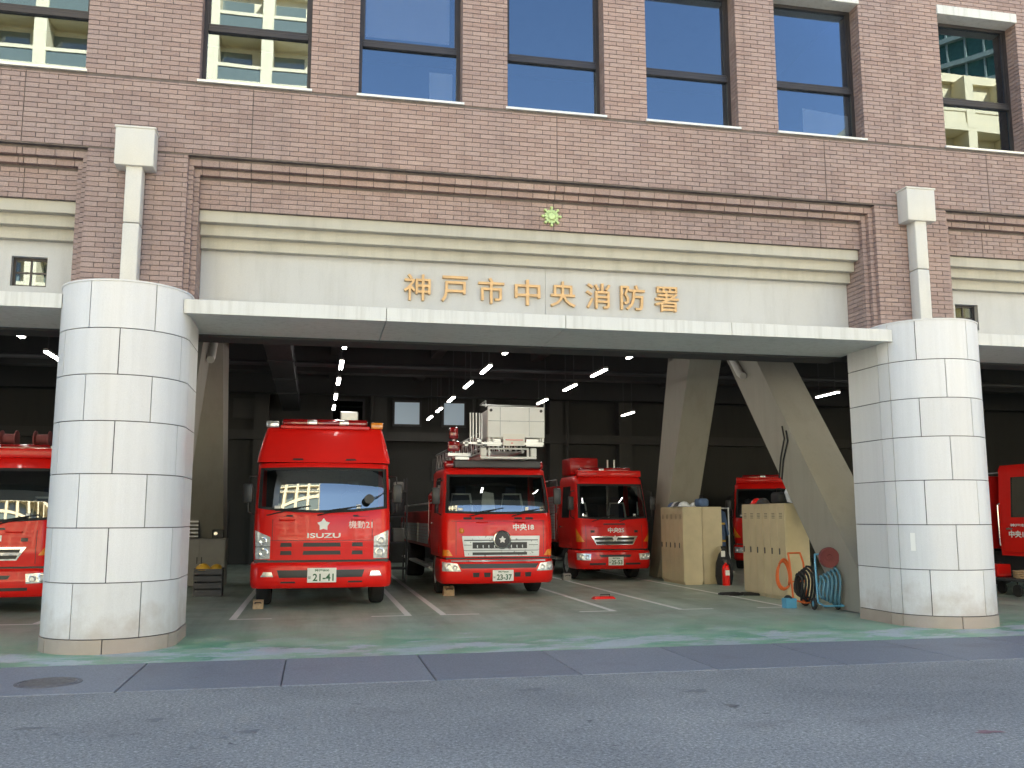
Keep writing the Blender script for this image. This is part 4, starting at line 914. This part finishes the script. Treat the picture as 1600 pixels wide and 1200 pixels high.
    MB().box(-0.98, -0.72, 0.8, 1.05, 2.98, 3.20, 0.03, 2).box(-0.95, -0.75, 0.78, 1.0, 3.24, 3.50, 0.05, 2).box(-0.88, -0.82, 0.85, 0.95, 2.78, 3.3).done('floodlight', 'lens_red', t, 40)
    MB().box(-1.0, -0.5, 0.7, 1.2, 2.88, 2.94).box(-0.85, -0.55, 0.6, 0.7, 2.80, 2.86).done('equipment_tray', 'aluminium', t)
    for o in t.children:
        if o.name.split('.')[0] in ('ladder', 'basket_bracket', 'rescue_basket'): o.location.x = -0.16
    return t
engine_ladder()

# -- medium engines sharing one cab pattern -------------------------
def engine_medium(label, loc, call, num, side=None, rz=0.0, roofbox=True, reels=False, D=2.0):
    t = thing('fire_engine', label, 'fire engine', loc, rz)
    zb, zt = 1.53, 2.45
    c = Cab([(0.80, 0.05, 1.02, 0.16, 0), (1.1, 0.04, 1.05, 0.18, 0), (1.42, 0.07, 1.055, 0.19, 0.03), (zb, 0.10, 1.04, 0.19, 0.05), (2.0, 0.20, 1.01, 0.18, 0.02), (zt, 0.34, 0.98, 0.17, 0), (2.56, 0.39, 0.98, 0.17, 0), (2.66, 0.5, 0.93, 0.15, 0)], D, 0.06, D-0.35, 0.9 if D < 2.5 else D-1.15)
    nU = 7+c.NF+1+7; zs = [0.80, 0.95, 1.1, 1.25, 1.42, zb, 1.58, 1.7, 1.85, 2.0, 2.2, 2.35, 2.40, zt, 2.56, 2.66]
    c.shell(t, zs, 'cab', 'fire_red', [(5, nU-6, zb, zt), (1, 2, zb, 2.40), (nU-3, nU-2, zb, 2.40)])
    c.glazing(t, 5, nU-6, [z for z in zs if zb <= z <= zt], 'windshield', True)
    for u in (1, nU-3): c.glazing(t, u, u+1, [z for z in zs if zb <= z <= 2.40], 'side_window', False)
    bp = Cab([(0.30, 0.05, 1.03, 0.18, 0), (0.36, 0.0, 1.06, 0.2, 0), (0.55, -0.02, 1.075, 0.22, 0), (0.72, 0.0, 1.07, 0.22, 0), (0.765, 0.05, 1.05, 0.2, 0)], 0.95, 0.08, 0.8, 0.7)
    bp.shell(t, [0.30, 0.33, 0.36, 0.45, 0.55, 0.64, 0.72, 0.75, 0.765], 'bumper', 'fire_red')
    MB().box(-0.95, 0.95, 0.13, 0.9, 0.76, 0.81).done('bumper_gap', 'black_plastic', t)
    gr = c.patch(t, 'grille', [(-0.52, 0.90), (0.52, 0.90), (0.66, 1.12), (-0.66, 1.12)], 0.012, 'chrome', 12, 4)
    for z0, z1 in ((0.925, 0.985), (1.03, 1.085)): c.patch(gr, 'grille_slot', [(-0.50-(z0-0.9)*0.4, z0), (0.50+(z0-0.9)*0.4, z0), (0.50+(z1-0.9)*0.45, z1), (-0.50-(z1-0.9)*0.45, z1)], 0.016, 'black_plastic', 12, 2)
    star(gr, 'badge', 0.0, c.fy(0, 1.06)-0.03, 1.06, 0.085, 'letter_white', 5, 0.55)
    bp.patch(t, 'bumper_slot', [(-0.42, 0.595), (0.42, 0.595), (0.46, 0.66), (-0.46, 0.66)], 0.004, 'black_plastic', 10, 2)
    for s_ in (-1, 1):
        headlight(bp, t, [(s_*1.04, 0.53), (s_*0.70, 0.52), (s_*0.68, 0.68), (s_*1.04, 0.70)], [(s_*0.93, 0.61, 0.07), (s_*0.79, 0.60, 0.06)])
        c.patch(t, 'indicator', [(s_*1.03, 0.98), (s_*0.84, 0.98), (s_*0.99, 1.18), (s_*1.045, 1.32)], 0.010, 'lens_orange', 4, 4)
        bp.patch(t, 'bumper_vent', [(s_*0.50-0.22, 0.405), (s_*0.50+0.22, 0.405), (s_*0.50+0.22, 0.455), (s_*0.50-0.22, 0.455)], 0.005, 'black_plastic', 4, 1)
        c.patch(t, 'marker_lamp', [(s_*0.62-0.05, 1.21), (s_*0.62+0.05, 1.21), (s_*0.62+0.05, 1.27), (s_*0.62-0.05, 1.27)], 0.02, 'black_plastic', 2, 2)
    c.patch(t, 'cowl_vent', [(-0.32, 1.405), (0.32, 1.405), (0.30, 1.44), (-0.30, 1.44)], 0.004, 'black_plastic', 8, 1)
    if num: plate(bp, t, 0.0, 0.50, num, 0.42)
    if call: c.text(t, 'call_sign', call, 0.04, 1.27, 0.13, 'letter_white', 0.035, width=0.46)
    seams(c, t, (-0.80, 0.80), 0.84, 1.40); grab_handles(c, t, (-0.45, 0.45), 1.37); windshield_marks(c, t, zb)
    wipers(c, t, zb, ((-0.62, -0.10), (0.15, 0.65)))
    mirrors(t, 1.03, 0.30, 1.92); doors(c, t, 0.85, zb); interior(t, 1.0, zb, 2.45, D, 0.15, True)
    MB().box(-0.93, 0.93, 0.42, 0.62, 2.63, 2.80, 0.03, 2).done('roof_visor', 'fire_red', t, 40)
    lightbar(t, 0.85, 2.72, 1.5, ((-0.2, -0.05),))
    rear_body(t, 1.06, D+0.15, D+4.4, 2.45, 1.25, 0.43)
    if roofbox:
        MB().box(-0.75, 0.10, 1.7, 2.6, 2.75, 3.20, 0.04, 2).done('roof_box', 'fire_red_deep', t, 40)
        for x in (0.22, 0.42): MB().cyl((x, 1.2, 2.7), (x, 1.2, 3.12), 0.025, n=8).done('antenna', 'aluminium', t)
    if reels:
        for x in (-0.55, 0.0, 0.55):
            MB().lathe([(0.0, -0.13), (0.15, -0.13), (0.15, -0.11), (0.09, -0.09), (0.09, 0.09), (0.15, 0.11), (0.15, 0.13), (0.0, 0.13)], (x, 1.0, 3.0), (1, 0, 0), 18).done('roof_reel', 'hose_maroon', t, 35)
        MB().box(-0.95, 0.95, 0.8, 1.3, 2.80, 2.86).done('roof_rack', 'aluminium', t)
    if side:
        for s_ in (-1,):
            for txt, z, h, wd in side:
                me = text_mesh(txt, h, 0.003, 0.03, width=wd)
                for v in me.vertices: v.co = (-1.065+v.co.y, D-0.55-v.co.x, v.co.z+z)
                put('door_lettering', me, 'letter_white', t)
    return t
engine_medium('small fire engine with call number 25 right of the ladder truck', (7.48, 23.0, 0), '中央25', '25-53').scale = (0.93, 1, 1.0)
engine_medium('fire engine cut off by the left picture edge, beside the left column', (-5.36, 17.15, 0), '中央11', None, roofbox=False, reels=True)
engine_medium('fire engine right of the right column, its lettered door seen from the side', (15.08, 14.42, 0), None, None, D=2.9, side=(('神戸市', 1.42, 0.06, 0.42), ('中央13', 1.24, 0.14, 0.52)), roofbox=False)
engine_medium('fire engine half hidden behind the beige lockers and the slanting brace', (13.35, 26.2, 0), None, None, rz=R(-26), roofbox=False)

# ------------------------------------------------------------------ things on the garage floor
def locker(label, x0, x1, y0, y1, n, h=1.80):
    t = thing('locker', label, 'locker', ((x0+x1)/2, (y0+y1)/2, 0), 0, 'beige steel lockers'); hx, hy = (x1-x0)/2, (y1-y0)/2
    MB().box(-hx+0.012, hx, -hy, hy, 0.05, h, 0.006).box(-hx+0.03, hx-0.02, -hy+0.02, hy-0.02, 0, 0.05).done('carcass', 'locker_beige', t)
    w_ = 2*hy/n
    for k in range(n):
        a = -hy+k*w_
        d = MB().box(-hx-0.006, -hx+0.012, a+0.005, a+w_-0.005, 0.07, h-0.02, 0.003).done('door', 'locker_beige', t)
        MB().box(-hx-0.022, -hx-0.006, a+w_*0.72, a+w_*0.82, h*0.5-0.06, h*0.5+0.06, 0.004).done('handle', 'dark_steel', d)
        for q in range(4): MB().box(-hx-0.008, -hx-0.005, a+w_*0.3, a+w_*0.7, h-0.2-q*0.03, h-0.19-q*0.03).done('vent_slot', 'dark_steel', d)
    return t
locker('beige steel locker behind the foot of the right brace, nearest the street', 8.92, 9.42, 16.86, 17.79, 3, 1.86)
locker('beige steel locker standing behind the one at the brace foot', 8.92, 9.42, 17.80, 18.72, 3, 1.86)
locker('beige locker with shaded doors beside the small right engine', 8.62, 9.10, 21.3, 22.75, 5, 1.84)
locker('narrow beige locker end with the fire extinguisher in front of it', 9.16, 9.68, 21.45, 22.7, 4, 1.84)
def helmet(x, y, z, mat, label, r=0.14):
    t = thing('helmet', label, 'helmet', (x, y, z))
    MB().lathe([(0, r*0.95), (r*0.5, r*0.83), (r*0.85, r*0.5), (r, 0.03), (r*1.02, 0.0)], (0, 0, 0), (0, 0, 1), 18).done('shell', mat, t, 40)
    MB().lathe([(r*0.98, 0.02), (r*1.28, 0.0), (r*1.28, -0.0), (r*0.98, 0.005)], (0, 0, 0), (0, 0, 1), 18).done('brim', mat, t, 40)
helmet(8.74, 21.5, 1.845, 'helmet_white', 'white helmet on top of the shaded locker, nearer one')
helmet(8.80, 22.1, 1.845, 'helmet_white', 'white helmet on top of the shaded locker, farther one')
def bag(x, y, z, w_, d, h, mat, label):
    t = thing('kit_bag', label, 'bag', (x, y, z)); MB().box(-w_/2, w_/2, -d/2, d/2, 0, h, 0.06, 3).done('bag_body', mat, t, 50)
    MB().tube([(-w_*0.25, 0, h-0.01), (-w_*0.2, 0, h+0.07), (w_*0.2, 0, h+0.07), (w_*0.25, 0, h-0.01)], 0.012, 6).done('handle', 'black_rubber', t, 40)
bag(9.32, 21.8, 1.845, 0.24, 0.4, 0.2, 'bag_blue', 'blue kit bag on the locker behind the extinguisher')
bag(9.54, 22.3, 1.845, 0.22, 0.4, 0.16, 'hose_maroon', 'maroon kit bag on the locker behind the extinguisher')
bag(9.05, 17.3, 1.865, 0.22, 0.35, 0.22, 'black_rubber', 'black kit bag on the locker nearest the street')
ob = MB(); pts = [(0, 0, 0), (0.16, 0.02, 0.0), (0.17, 0.05, 0.25), (0.05, 0.06, 0.33), (-0.04, 0.04, 0.18)]
tag(ob.prism(pts, (0.0, 0.16, 0.02)).done('folded_sheet', 'helmet_white', None, loc=(9.12, 16.95, 1.868)), 'pale folded sheet on the locker nearest the street', 'sheet')
ex = thing('fire_extinguisher', 'red fire extinguisher on the floor before the locker end', 'extinguisher', (9.52, 20.95, 0))
MB().lathe([(0, 0), (0.085, 0), (0.09, 0.02), (0.09, 0.40), (0.075, 0.46), (0.03, 0.50), (0.03, 0.53), (0, 0.53)], (0, 0, 0), (0, 0, 1), 20).done('cylinder', 'fire_red', ex, 40)
MB().box(-0.06, 0.03, -0.015, 0.015, 0.53, 0.56).box(-0.08, 0.03, -0.012, 0.012, 0.58, 0.60).box(-0.01, 0.03, -0.015, 0.015, 0.56, 0.58).done('lever', 'black_plastic', ex)
MB().tube([(0.03, 0, 0.53), (0.11, -0.02, 0.50), (0.125, -0.03, 0.3), (0.115, -0.03, 0.12)], 0.012, 6).done('hose', 'black_rubber', ex, 40)
MB().box(-0.05, 0.05, -0.095, -0.085, 0.24, 0.36).done('extinguisher_label', 'paper_white', ex)
sk = thing('kit_sack', 'black sack leaning on the locker behind the extinguisher', 'bag', (9.60, 21.22, 0))
MB().lathe([(0, 0.0), (0.17, 0.0), (0.21, 0.2), (0.19, 0.5), (0.12, 0.72), (0.05, 0.82), (0.07, 0.9), (0, 0.9)], (0, 0, 0), (0, 0, 1), 16).done('sack_body', 'black_rubber', sk, 50)
MB().box(-0.13, -0.03, -0.16, -0.12, 0.66, 0.80, 0.01).done('sack_label', 'paper_white', sk)
def hose_cart(label, x, y, frame, hose, rz, reel_z, round_top):
    t = thing('hose_cart', label, 'hose cart', (x, y, 0), rz, 'hose carts')
    fr = MB()
    for s_ in (-1, 1): fr.tube([(s_*0.17, 0.12, 0.08), (s_*0.17, 0.0, 0.14), (s_*0.17, 0.05, 0.78), (s_*0.15, 0.10, 0.95)], 0.018, 6)
    fr.tube([(-0.15, 0.10, 0.95), (0.15, 0.10, 0.95)], 0.018, 6).tube([(-0.17, 0.03, 0.45), (0.17, 0.03, 0.45)], 0.014, 6).tube([(-0.17, 0.0, 0.14), (-0.17, -0.26, 0.10), (0.17, -0.26, 0.10), (0.17, 0.0, 0.14)], 0.016, 6)
    fr.done('frame', frame, t, 40)
    for s_ in (-1, 1):
        wl = MB().lathe([(0.05, -0.02), (0.10, -0.022), (0.11, 0), (0.10, 0.022), (0.05, 0.02)], (s_*0.21, 0.08, 0.11), (1, 0, 0), 18).done('wheel', 'black_rubber', t, 40)
        MB().lathe([(0, -0.015), (0.055, -0.015), (0.055, 0.015), (0, 0.015)], (s_*0.21, 0.08, 0.11), (1, 0, 0), 12).done('hub', frame, wl)
    if round_top: MB().lathe([(0, -0.05), (0.05, -0.05), (0.06, -0.03), (0.17, -0.045), (0.18, 0), (0.17, 0.045), (0.06, 0.03), (0, 0.03)], (0.05, -0.02, reel_z), (0, 1, 0.1), 22).done('hose_coil', 'hose_maroon', t, 40)
    hs = MB()
    for k in range(5):
        r_ = 0.12+0.02*k
        hs.tube([(-0.12+0.06*k, -0.10+0.035*math.cos(a), 0.40+r_*1.5*math.sin(a)) if False else (-0.13+0.065*k+0.015*math.sin(3*a), -0.10+r_*0.75*math.cos(a), 0.40+r_*1.6*math.sin(a)) for a in [q*math.pi/9 for q in range(18)]], 0.021, 6, True)
    hs.done('hose', hose, t, 40)
    return t
hose_cart('orange-framed hose cart with dark coiled hose before the beige lockers', 8.55, 15.72, 'orange_frame', 'black_rubber', R(18), 0.75, False)
hose_cart('blue-framed hose cart with a round maroon coil on top', 8.70, 15.05, 'blue_frame', 'hose_blue', R(-8), 0.90, True)
rc = thing('hose_hoop', 'orange hose loop hung on the left side of the orange cart', 'hose', (8.33, 15.85, 0))
MB().tube([(0.13*math.cos(a), 0.02*math.sin(2*a), 0.58+0.26*math.sin(a)) for a in [k*math.pi/10 for k in range(20)]], 0.022, 8, True).tube([(0.125*math.cos(a), 0.05+0.02*math.sin(2*a), 0.55+0.25*math.sin(a)) for a in [k*math.pi/10 for k in range(20)]], 0.022, 8, True).done('hose', 'orange_frame', rc, 40)
bx = thing('blue_crate', 'small blue crate at the feet of the orange hose cart', 'crate', (8.27, 15.6, 0)); MB().box(-0.10, 0.10, -0.08, 0.08, 0.0, 0.02).box(-0.10, -0.085, -0.08, 0.08, 0.02, 0.17).box(0.085, 0.10, -0.08, 0.08, 0.02, 0.17).box(-0.085, 0.085, -0.08, -0.065, 0.02, 0.17).box(-0.085, 0.085, 0.065, 0.08, 0.02, 0.17).done('tray', 'blue_frame', bx); MB().box(-0.105, 0.105, -0.088, -0.080, 0.13, 0.16).done('rim', 'blue_frame', bx)
for k, (x, y, rz, lab) in enumerate(((8.75, 19.0, 0.3, 'dark rubber boot mat before the lockers, left one'), (9.15, 18.9, -0.2, 'dark rubber boot mat before the lockers, right one'))):
    t = thing('rubber_mat', lab, 'mat', (x-0.25, y-0.6, 0.006), rz); MB().box(-0.24, 0.24, -0.2, 0.2, 0, 0.03, 0.012).done('pad', 'black_rubber', t)
    for q in range(4): MB().box(-0.2, 0.2, -0.16+q*0.1, -0.12+q*0.1, 0.03, 0.045).done('rib', 'black_rubber', t)
def chock(x, y, mat, label, s=1.0, rz=0.0):
    t = thing('wheel_chock', label, 'wheel chock', (x, y, 0.004), rz, 'wheel chocks')
    MB().prism([(-0.09*s, 0.10*s, 0), (-0.09*s, -0.10*s, 0), (-0.09*s, -0.10*s, 0.12*s), (-0.09*s, -0.02*s, 0.16*s), (-0.09*s, 0.10*s, 0.05*s)], (0.18*s, 0, 0)).done('wedge', mat, t)
    MB().tube([(-0.05*s, -0.1*s, 0.10*s), (-0.05*s, -0.15*s, 0.12*s), (0.05*s, -0.15*s, 0.12*s), (0.05*s, -0.1*s, 0.10*s)], 0.008, 6).done('handle', 'black_rubber', t)
chock(-0.93, 17.55, 'wood', 'wooden chock before the left wheel of the boxy engine')
chock(2.75, 19.6, 'wood', 'wooden chock before the left wheel of the ladder truck', 1.2)
chock(6.35, 23.6, 'cabinet_grey', 'grey chock before the left wheel of the small right engine', 1.1)
rcx = thing('red_tool', 'red low wheel ramp lying on the floor between two engines', 'wheel ramp', (5.62, 18.1, 0.004), 0.1)
MB().prism([(-0.24, -0.07, 0), (0.24, -0.07, 0), (0.18, -0.07, 0.05), (-0.18, -0.07, 0.05)], (0, 0.14, 0)).done('ramp', 'fire_red', rcx); MB().tube([(-0.1, -0.08, 0.05), (-0.1, -0.08, 0.09), (0.1, -0.08, 0.09), (0.1, -0.08, 0.05)], 0.01, 6).done('handle', 'black_rubber', rcx, 40)
# left wall: cabinet and things on it
cb = thing('storage_cabinet', 'low grey storage cabinet beside the left brace', 'cabinet', (-2.55, 23.3, 0))
MB().box(-0.6, 0.55, -0.3, 0.3, 0.04, 1.12, 0.006).done('carcass', 'cabinet_grey', cb)
for s_ in (-1, 1):
    d = MB().box(-0.025+s_*0.28-0.275, -0.025+s_*0.28+0.275, -0.315, -0.30, 0.08, 1.09, 0.003).done('door', 'cabinet_grey', cb); MB().box(-0.025-s_*-0.05-0.01, -0.025+s_*0.05+0.01, -0.33, -0.315, 0.55, 0.7).done('handle', 'dark_steel', d)
rk = thing('letter_rack', 'small white slatted rack on the low grey cabinet', 'rack', (-2.78, 23.2, 1.125))
MB().box(-0.16, -0.145, -0.12, 0.12, 0, 0.42).box(0.145, 0.16, -0.12, 0.12, 0, 0.42).box(-0.145, 0.145, 0.10, 0.12, 0, 0.42).done('rack_frame', 'dark_steel', rk)
for q in range(5): MB().box(-0.143, 0.143, -0.13, 0.09, 0.03+q*0.085, 0.065+q*0.085).done('tray', 'white_paint', rk)
pp = thing('radio_set', 'dark radio set with a small aerial on the low grey cabinet', 'radio', (-2.2, 23.25, 1.125))
MB().box(-0.13, 0.13, -0.1, 0.1, 0, 0.2, 0.015).done('case', 'black_plastic', pp); MB().lathe([(0.05, -0.105), (0.04, -0.112), (0, -0.112)], (-0.05, 0, 0.11), (0, 1, 0), 14).done('dial', 'chrome', pp); MB().cyl((0.08, 0, 0.2), (0.02, 0, 0.55), 0.006, n=5).done('aerial', 'chrome', pp)
ct = thing('tool_crate', 'dark slatted crate by the left column holding yellow gear', 'crate', (-2.1, 20.6, 0))
for q in range(4): MB().box(-0.28, 0.28, -0.22, -0.20, 0.03+q*0.14, 0.14+q*0.14).done('slat', 'dark_steel', ct)
MB().box(-0.28, -0.26, -0.20, 0.2, 0, 0.57).box(0.26, 0.28, -0.20, 0.2, 0, 0.57).box(-0.26, 0.26, 0.18, 0.2, 0, 0.57).box(-0.26, 0.26, -0.2, 0.18, 0.0, 0.03).box(-0.26, 0.26, -0.2, 0.18, 0.50, 0.52).done('crate_box', 'dark_steel', ct)
helmet(-2.22, 20.55, 0.53, 'helmet_yellow', 'yellow helmet in the dark crate by the left column, left one', 0.15)
helmet(-1.96, 20.62, 0.53, 'helmet_yellow', 'yellow helmet in the dark crate by the left column, right one', 0.13)
# equipment rack between the boxy engine and the ladder truck
er = thing('equipment_rack', 'tall dark equipment rack between the boxy engine and ladder truck', 'rack', (1.95, 24.5, 0))
for x in (-0.35, 0.35):
    for y in (-0.4, 0.4): MB().box(x-0.02, x+0.02, y-0.02, y+0.02, 0, 2.6).done('post', 'dark_steel', er)
for z in (0.3, 0.95, 1.6, 2.25):
    MB().box(-0.37, 0.37, -0.42, 0.42, z, z+0.03).done('shelf', 'dark_steel', er)
for i, (x, z, w_, h, mt) in enumerate(((-0.18, 0.33, 0.28, 0.4, 'black_plastic'), (0.16, 0.98, 0.3, 0.35, 'cabinet_grey'), (-0.15, 0.98, 0.22, 0.5, 'bag_blue'), (0.12, 1.63, 0.36, 0.42, 'dark_steel'), (-0.2, 2.28, 0.24, 0.3, 'aluminium'), (0.15, 2.28, 0.25, 0.22, 'cabinet_grey'))):
    tag(MB().box(-w_/2, w_/2, -0.2, 0.2, 0, h, 0.03, 2).box(-w_/4, w_/4, -0.215, -0.2, h*0.4, h*0.55).done('equipment_case', mt, None, 40, (1.95+x, 24.4, z+0.002)), ('black case on the lowest shelf', 'grey case on the second shelf', 'blue case on the second shelf', 'dark case on the third shelf', 'silver case on the top shelf', 'grey case on the top shelf')[i]+' of the dark equipment rack', 'case', 'cases on the equipment rack')

# ------------------------------------------------------------------ buildings across the street (behind the camera, mirrored in the glass)
def apartment(label, x0, x1, yf, h, mat, fl_h=3.0, step=3.2, balc=True, zlow=3):
    t = thing('apartment_building', label, 'building', ((x0+x1)/2, yf, 0)); cx = (x0+x1)/2
    MB().box(x0-cx, x1-cx, -14, 0, 0, h).done('wall', mat, t)
    MB().box(x0-cx-0.2, x1-cx+0.2, -0.4, 0.35, h, h+0.5).box(x0-cx+8, x1-cx-8, -9, -4, h, h+2.6).done('roof_parapet', mat, t)
    n = int((x1-x0)/step); st_ = (x1-x0)/n; f0 = int(zlow/fl_h)
    wme = MB().box(-st_*0.36, st_*0.30, -0.05, 0.03, 0.3, 2.25).bm; wm = bpy.data.meshes.new('window'); wme.to_mesh(wm); wme.free()
    sl = MB().box(-st_/2, st_/2, 0.02, 1.25, -0.18, 0.0).box(-st_/2, st_/2, 1.12, 1.25, 0.0, 0.28).box(-st_/2, st_/2, 1.12, 1.25, 0.95, 1.12).box(-st_/2, -st_/2+0.55, 0.02, 1.27, 0.0, fl_h-0.2).bm; sm = bpy.data.meshes.new('balcony'); sl.to_mesh(sm); sl.free()
    rl = MB().box(-st_/2+0.55, st_/2, 1.16, 1.19, 0.28, 0.95).bm; rm = bpy.data.meshes.new('balcony_rail'); rl.to_mesh(rm); rl.free()
    for f in range(f0, int(h/fl_h)):
        for k in range(n):
            p = (x0-cx+st_*(k+0.5), 0, f*fl_h+0.25)
            put('window', wm, 'apartment_glass', t, p)
            if balc: b = put('balcony', sm, mat, t, (p[0], 0, f*fl_h+0.2)); put('balcony_rail', rm, 'apartment_glass' if (k+f) % 3 else mat, b)
    return t
apartment('cream apartment block with balconies across the street, mirrored in the upper left windows', -24.0, -0.6, -20, 28.0, 'apartment_cream', 2.8, 2.6)
apartment('cream balconied block across the street, mirrored in the upper right window', 33.9, 58.0, -20, 27.2, 'apartment_cream', 3.4, 2.6)
apartment('pale low building between the two cream blocks, added unseen to bounce sunlight', 9.0, 32.0, -24, 11.0, 'bounce_white', 3.2, 3.2, False)  # added out of view, pale walls throw sunlight back at the engines
gt = thing('glass_tower', 'green glass tower rising behind the right-hand cream block', 'building', (80, -62, 0), R(-35))
MB().box(-11, 11, -11, 11, 0, 78).done('core', 'tower_green', gt)
for f in range(8, 26): MB().box(-11.6, 11.6, -11.6, 11.6, f*3.0, f*3.0+0.55).done('floor_band', 'tower_frame', gt)
for f in range(8, 26):
    for s_ in (0, 1):
        mm = MB()
        for k in range(12):
            a = -11+k*1.9
            if s_: mm.box(a, a+0.18, 11.0, 11.35, f*3.0+0.55, f*3.0+3.0)
            else: mm.box(-11.35, -11.0, a, a+0.18, f*3.0+0.55, f*3.0+3.0)
        mm.done('mullions', 'tower_frame', gt)
# gear stowed under the lettered door of the right-hand engine
kx = 14.03
g1 = thing('tool_box', 'bright red tool box under the lettered door of the right-hand engine', 'tool box', (kx-0.02, 17.42, 0.36))
MB().box(-0.16, 0.16, -0.2, 0.2, 0, 0.26, 0.02).done('case', 'fire_red', g1); MB().tube([(0, -0.1, 0.26), (0, -0.1, 0.32), (0, 0.1, 0.32), (0, 0.1, 0.26)], 0.012, 6).done('handle', 'black_rubber', g1)
MB().box(-0.17, -0.16, -0.05, 0.05, 0.12, 0.2).done('latch', 'chrome', g1)
g0 = thing('hand_trolley', 'low black trolley carrying the red tool box', 'trolley', (kx-0.02, 17.2, 0))
MB().box(-0.25, 0.25, -0.7, 0.5, 0.30, 0.36, 0.01).done('deck', 'dark_steel', g0)
for x in (-0.2, 0.2):
    for y in (-0.55, 0.38): MB().lathe([(0, -0.025), (0.12, -0.025), (0.125, 0), (0.12, 0.025), (0, 0.025)], (x, y, 0.124), (1, 0, 0), 16).cyl((x, y, 0.12), (x, y, 0.31), 0.015, n=6).done('wheel', 'black_rubber', g0, 40)
g2 = thing('rope_coil', 'tan rope coil beside the red tool box', 'rope', (kx-0.03, 16.75, 0.362))
for k in range(4): MB().tube([(0.12*math.cos(a), 0.16*math.sin(a), 0.02+0.038*k+0.006*math.sin(3*a)) for a in [q*math.pi/10 for q in range(20)]], 0.02, 6, True).done('rope_turn', 'wood', g2, 40)
# small paper notice on the right column
nt_ = MB(); aa = R(-57)
pts = []
for z in (1.10, 1.36):
    pts.append([(XC1+(RC+0.003)*math.sin(aa+d), YC-(RC+0.003)*math.cos(aa+d), z) for d in (-0.045, 0.0, 0.045)])
nt_.grid(pts); tag(nt_.done('paper_notice', 'paper_white'), 'small white paper notice stuck on the right stone column', 'notice')
# more gear along the locker tops
for i, (x, y, z, mt, lab, r_) in enumerate(((8.75, 21.85, 1.845, 'dark_steel', 'dark helmet between the two white helmets on the shaded locker', 0.13), (8.85, 22.5, 1.845, 'bag_blue', 'blue helmet at the far end of the shaded locker top', 0.13), (9.35, 22.3, 1.845, 'helmet_white', 'white helmet beside the blue kit bag on the locker top', 0.13), (9.05, 18.0, 1.865, 'dark_steel', 'dark helmet on the locker behind the one nearest the street', 0.13), (9.12, 18.4, 1.865, 'fire_red', 'red helmet at the far end of the locker behind the nearest one', 0.13))):
    helmet(x, y, z, mt, lab, r_)
for i, (x, lab) in enumerate(((10.6, 'left'), (11.1, 'middle'), (11.6, 'right'))):
    t = thing('turnout_coat', f'dark firefighter coat on the wall rail behind the lockers, {lab} one', 'coat', (x, 26.0, 0.75), 0, 'coats on the rail')
    MB().prism([(-0.24, 0, 0.0), (0.24, 0, 0.0), (0.22, 0, 0.75), (0.30, 0, 0.30), (0.36, 0, 0.34), (0.25, 0, 0.98), (0.08, 0, 1.08), (-0.08, 0, 1.08), (-0.25, 0, 0.98), (-0.36, 0, 0.34), (-0.30, 0, 0.30), (-0.22, 0, 0.75)], (0, 0.14, 0)).done('coat_body', 'bag_blue' if i else 'hose_maroon', t)
    for z in (0.12, 0.62): MB().box(-0.235, 0.235, -0.006, 0.0, z, z+0.06).done('reflective_band', 'helmet_yellow', t)
rl = thing('coat_rail', 'steel coat rail on posts behind the lockers', 'rail', (11.1, 26.07, 0))
MB().cyl((-0.9, 0, 1.85), (0.9, 0, 1.85), 0.02, n=8).done('bar', 'aluminium', rl)
for x in (-0.88, 0.88): MB().box(x-0.02, x+0.02, -0.02, 0.02, 0, 1.85).box(x-0.03, x+0.03, -0.25, 0.25, 0, 0.03).done('post', 'aluminium', rl)
# ventilation duct under the ceiling
S(MB().box(-1.2, -0.6, 14.7, 33.9, 5.35, 5.75, 0.01), 'air_duct', 'dark_steel')
for y in (17, 20, 23, 26, 29): S(MB().box(-1.22, -0.58, y, y+0.05, 5.33, 5.77), 'duct_flange', 'dark_steel')
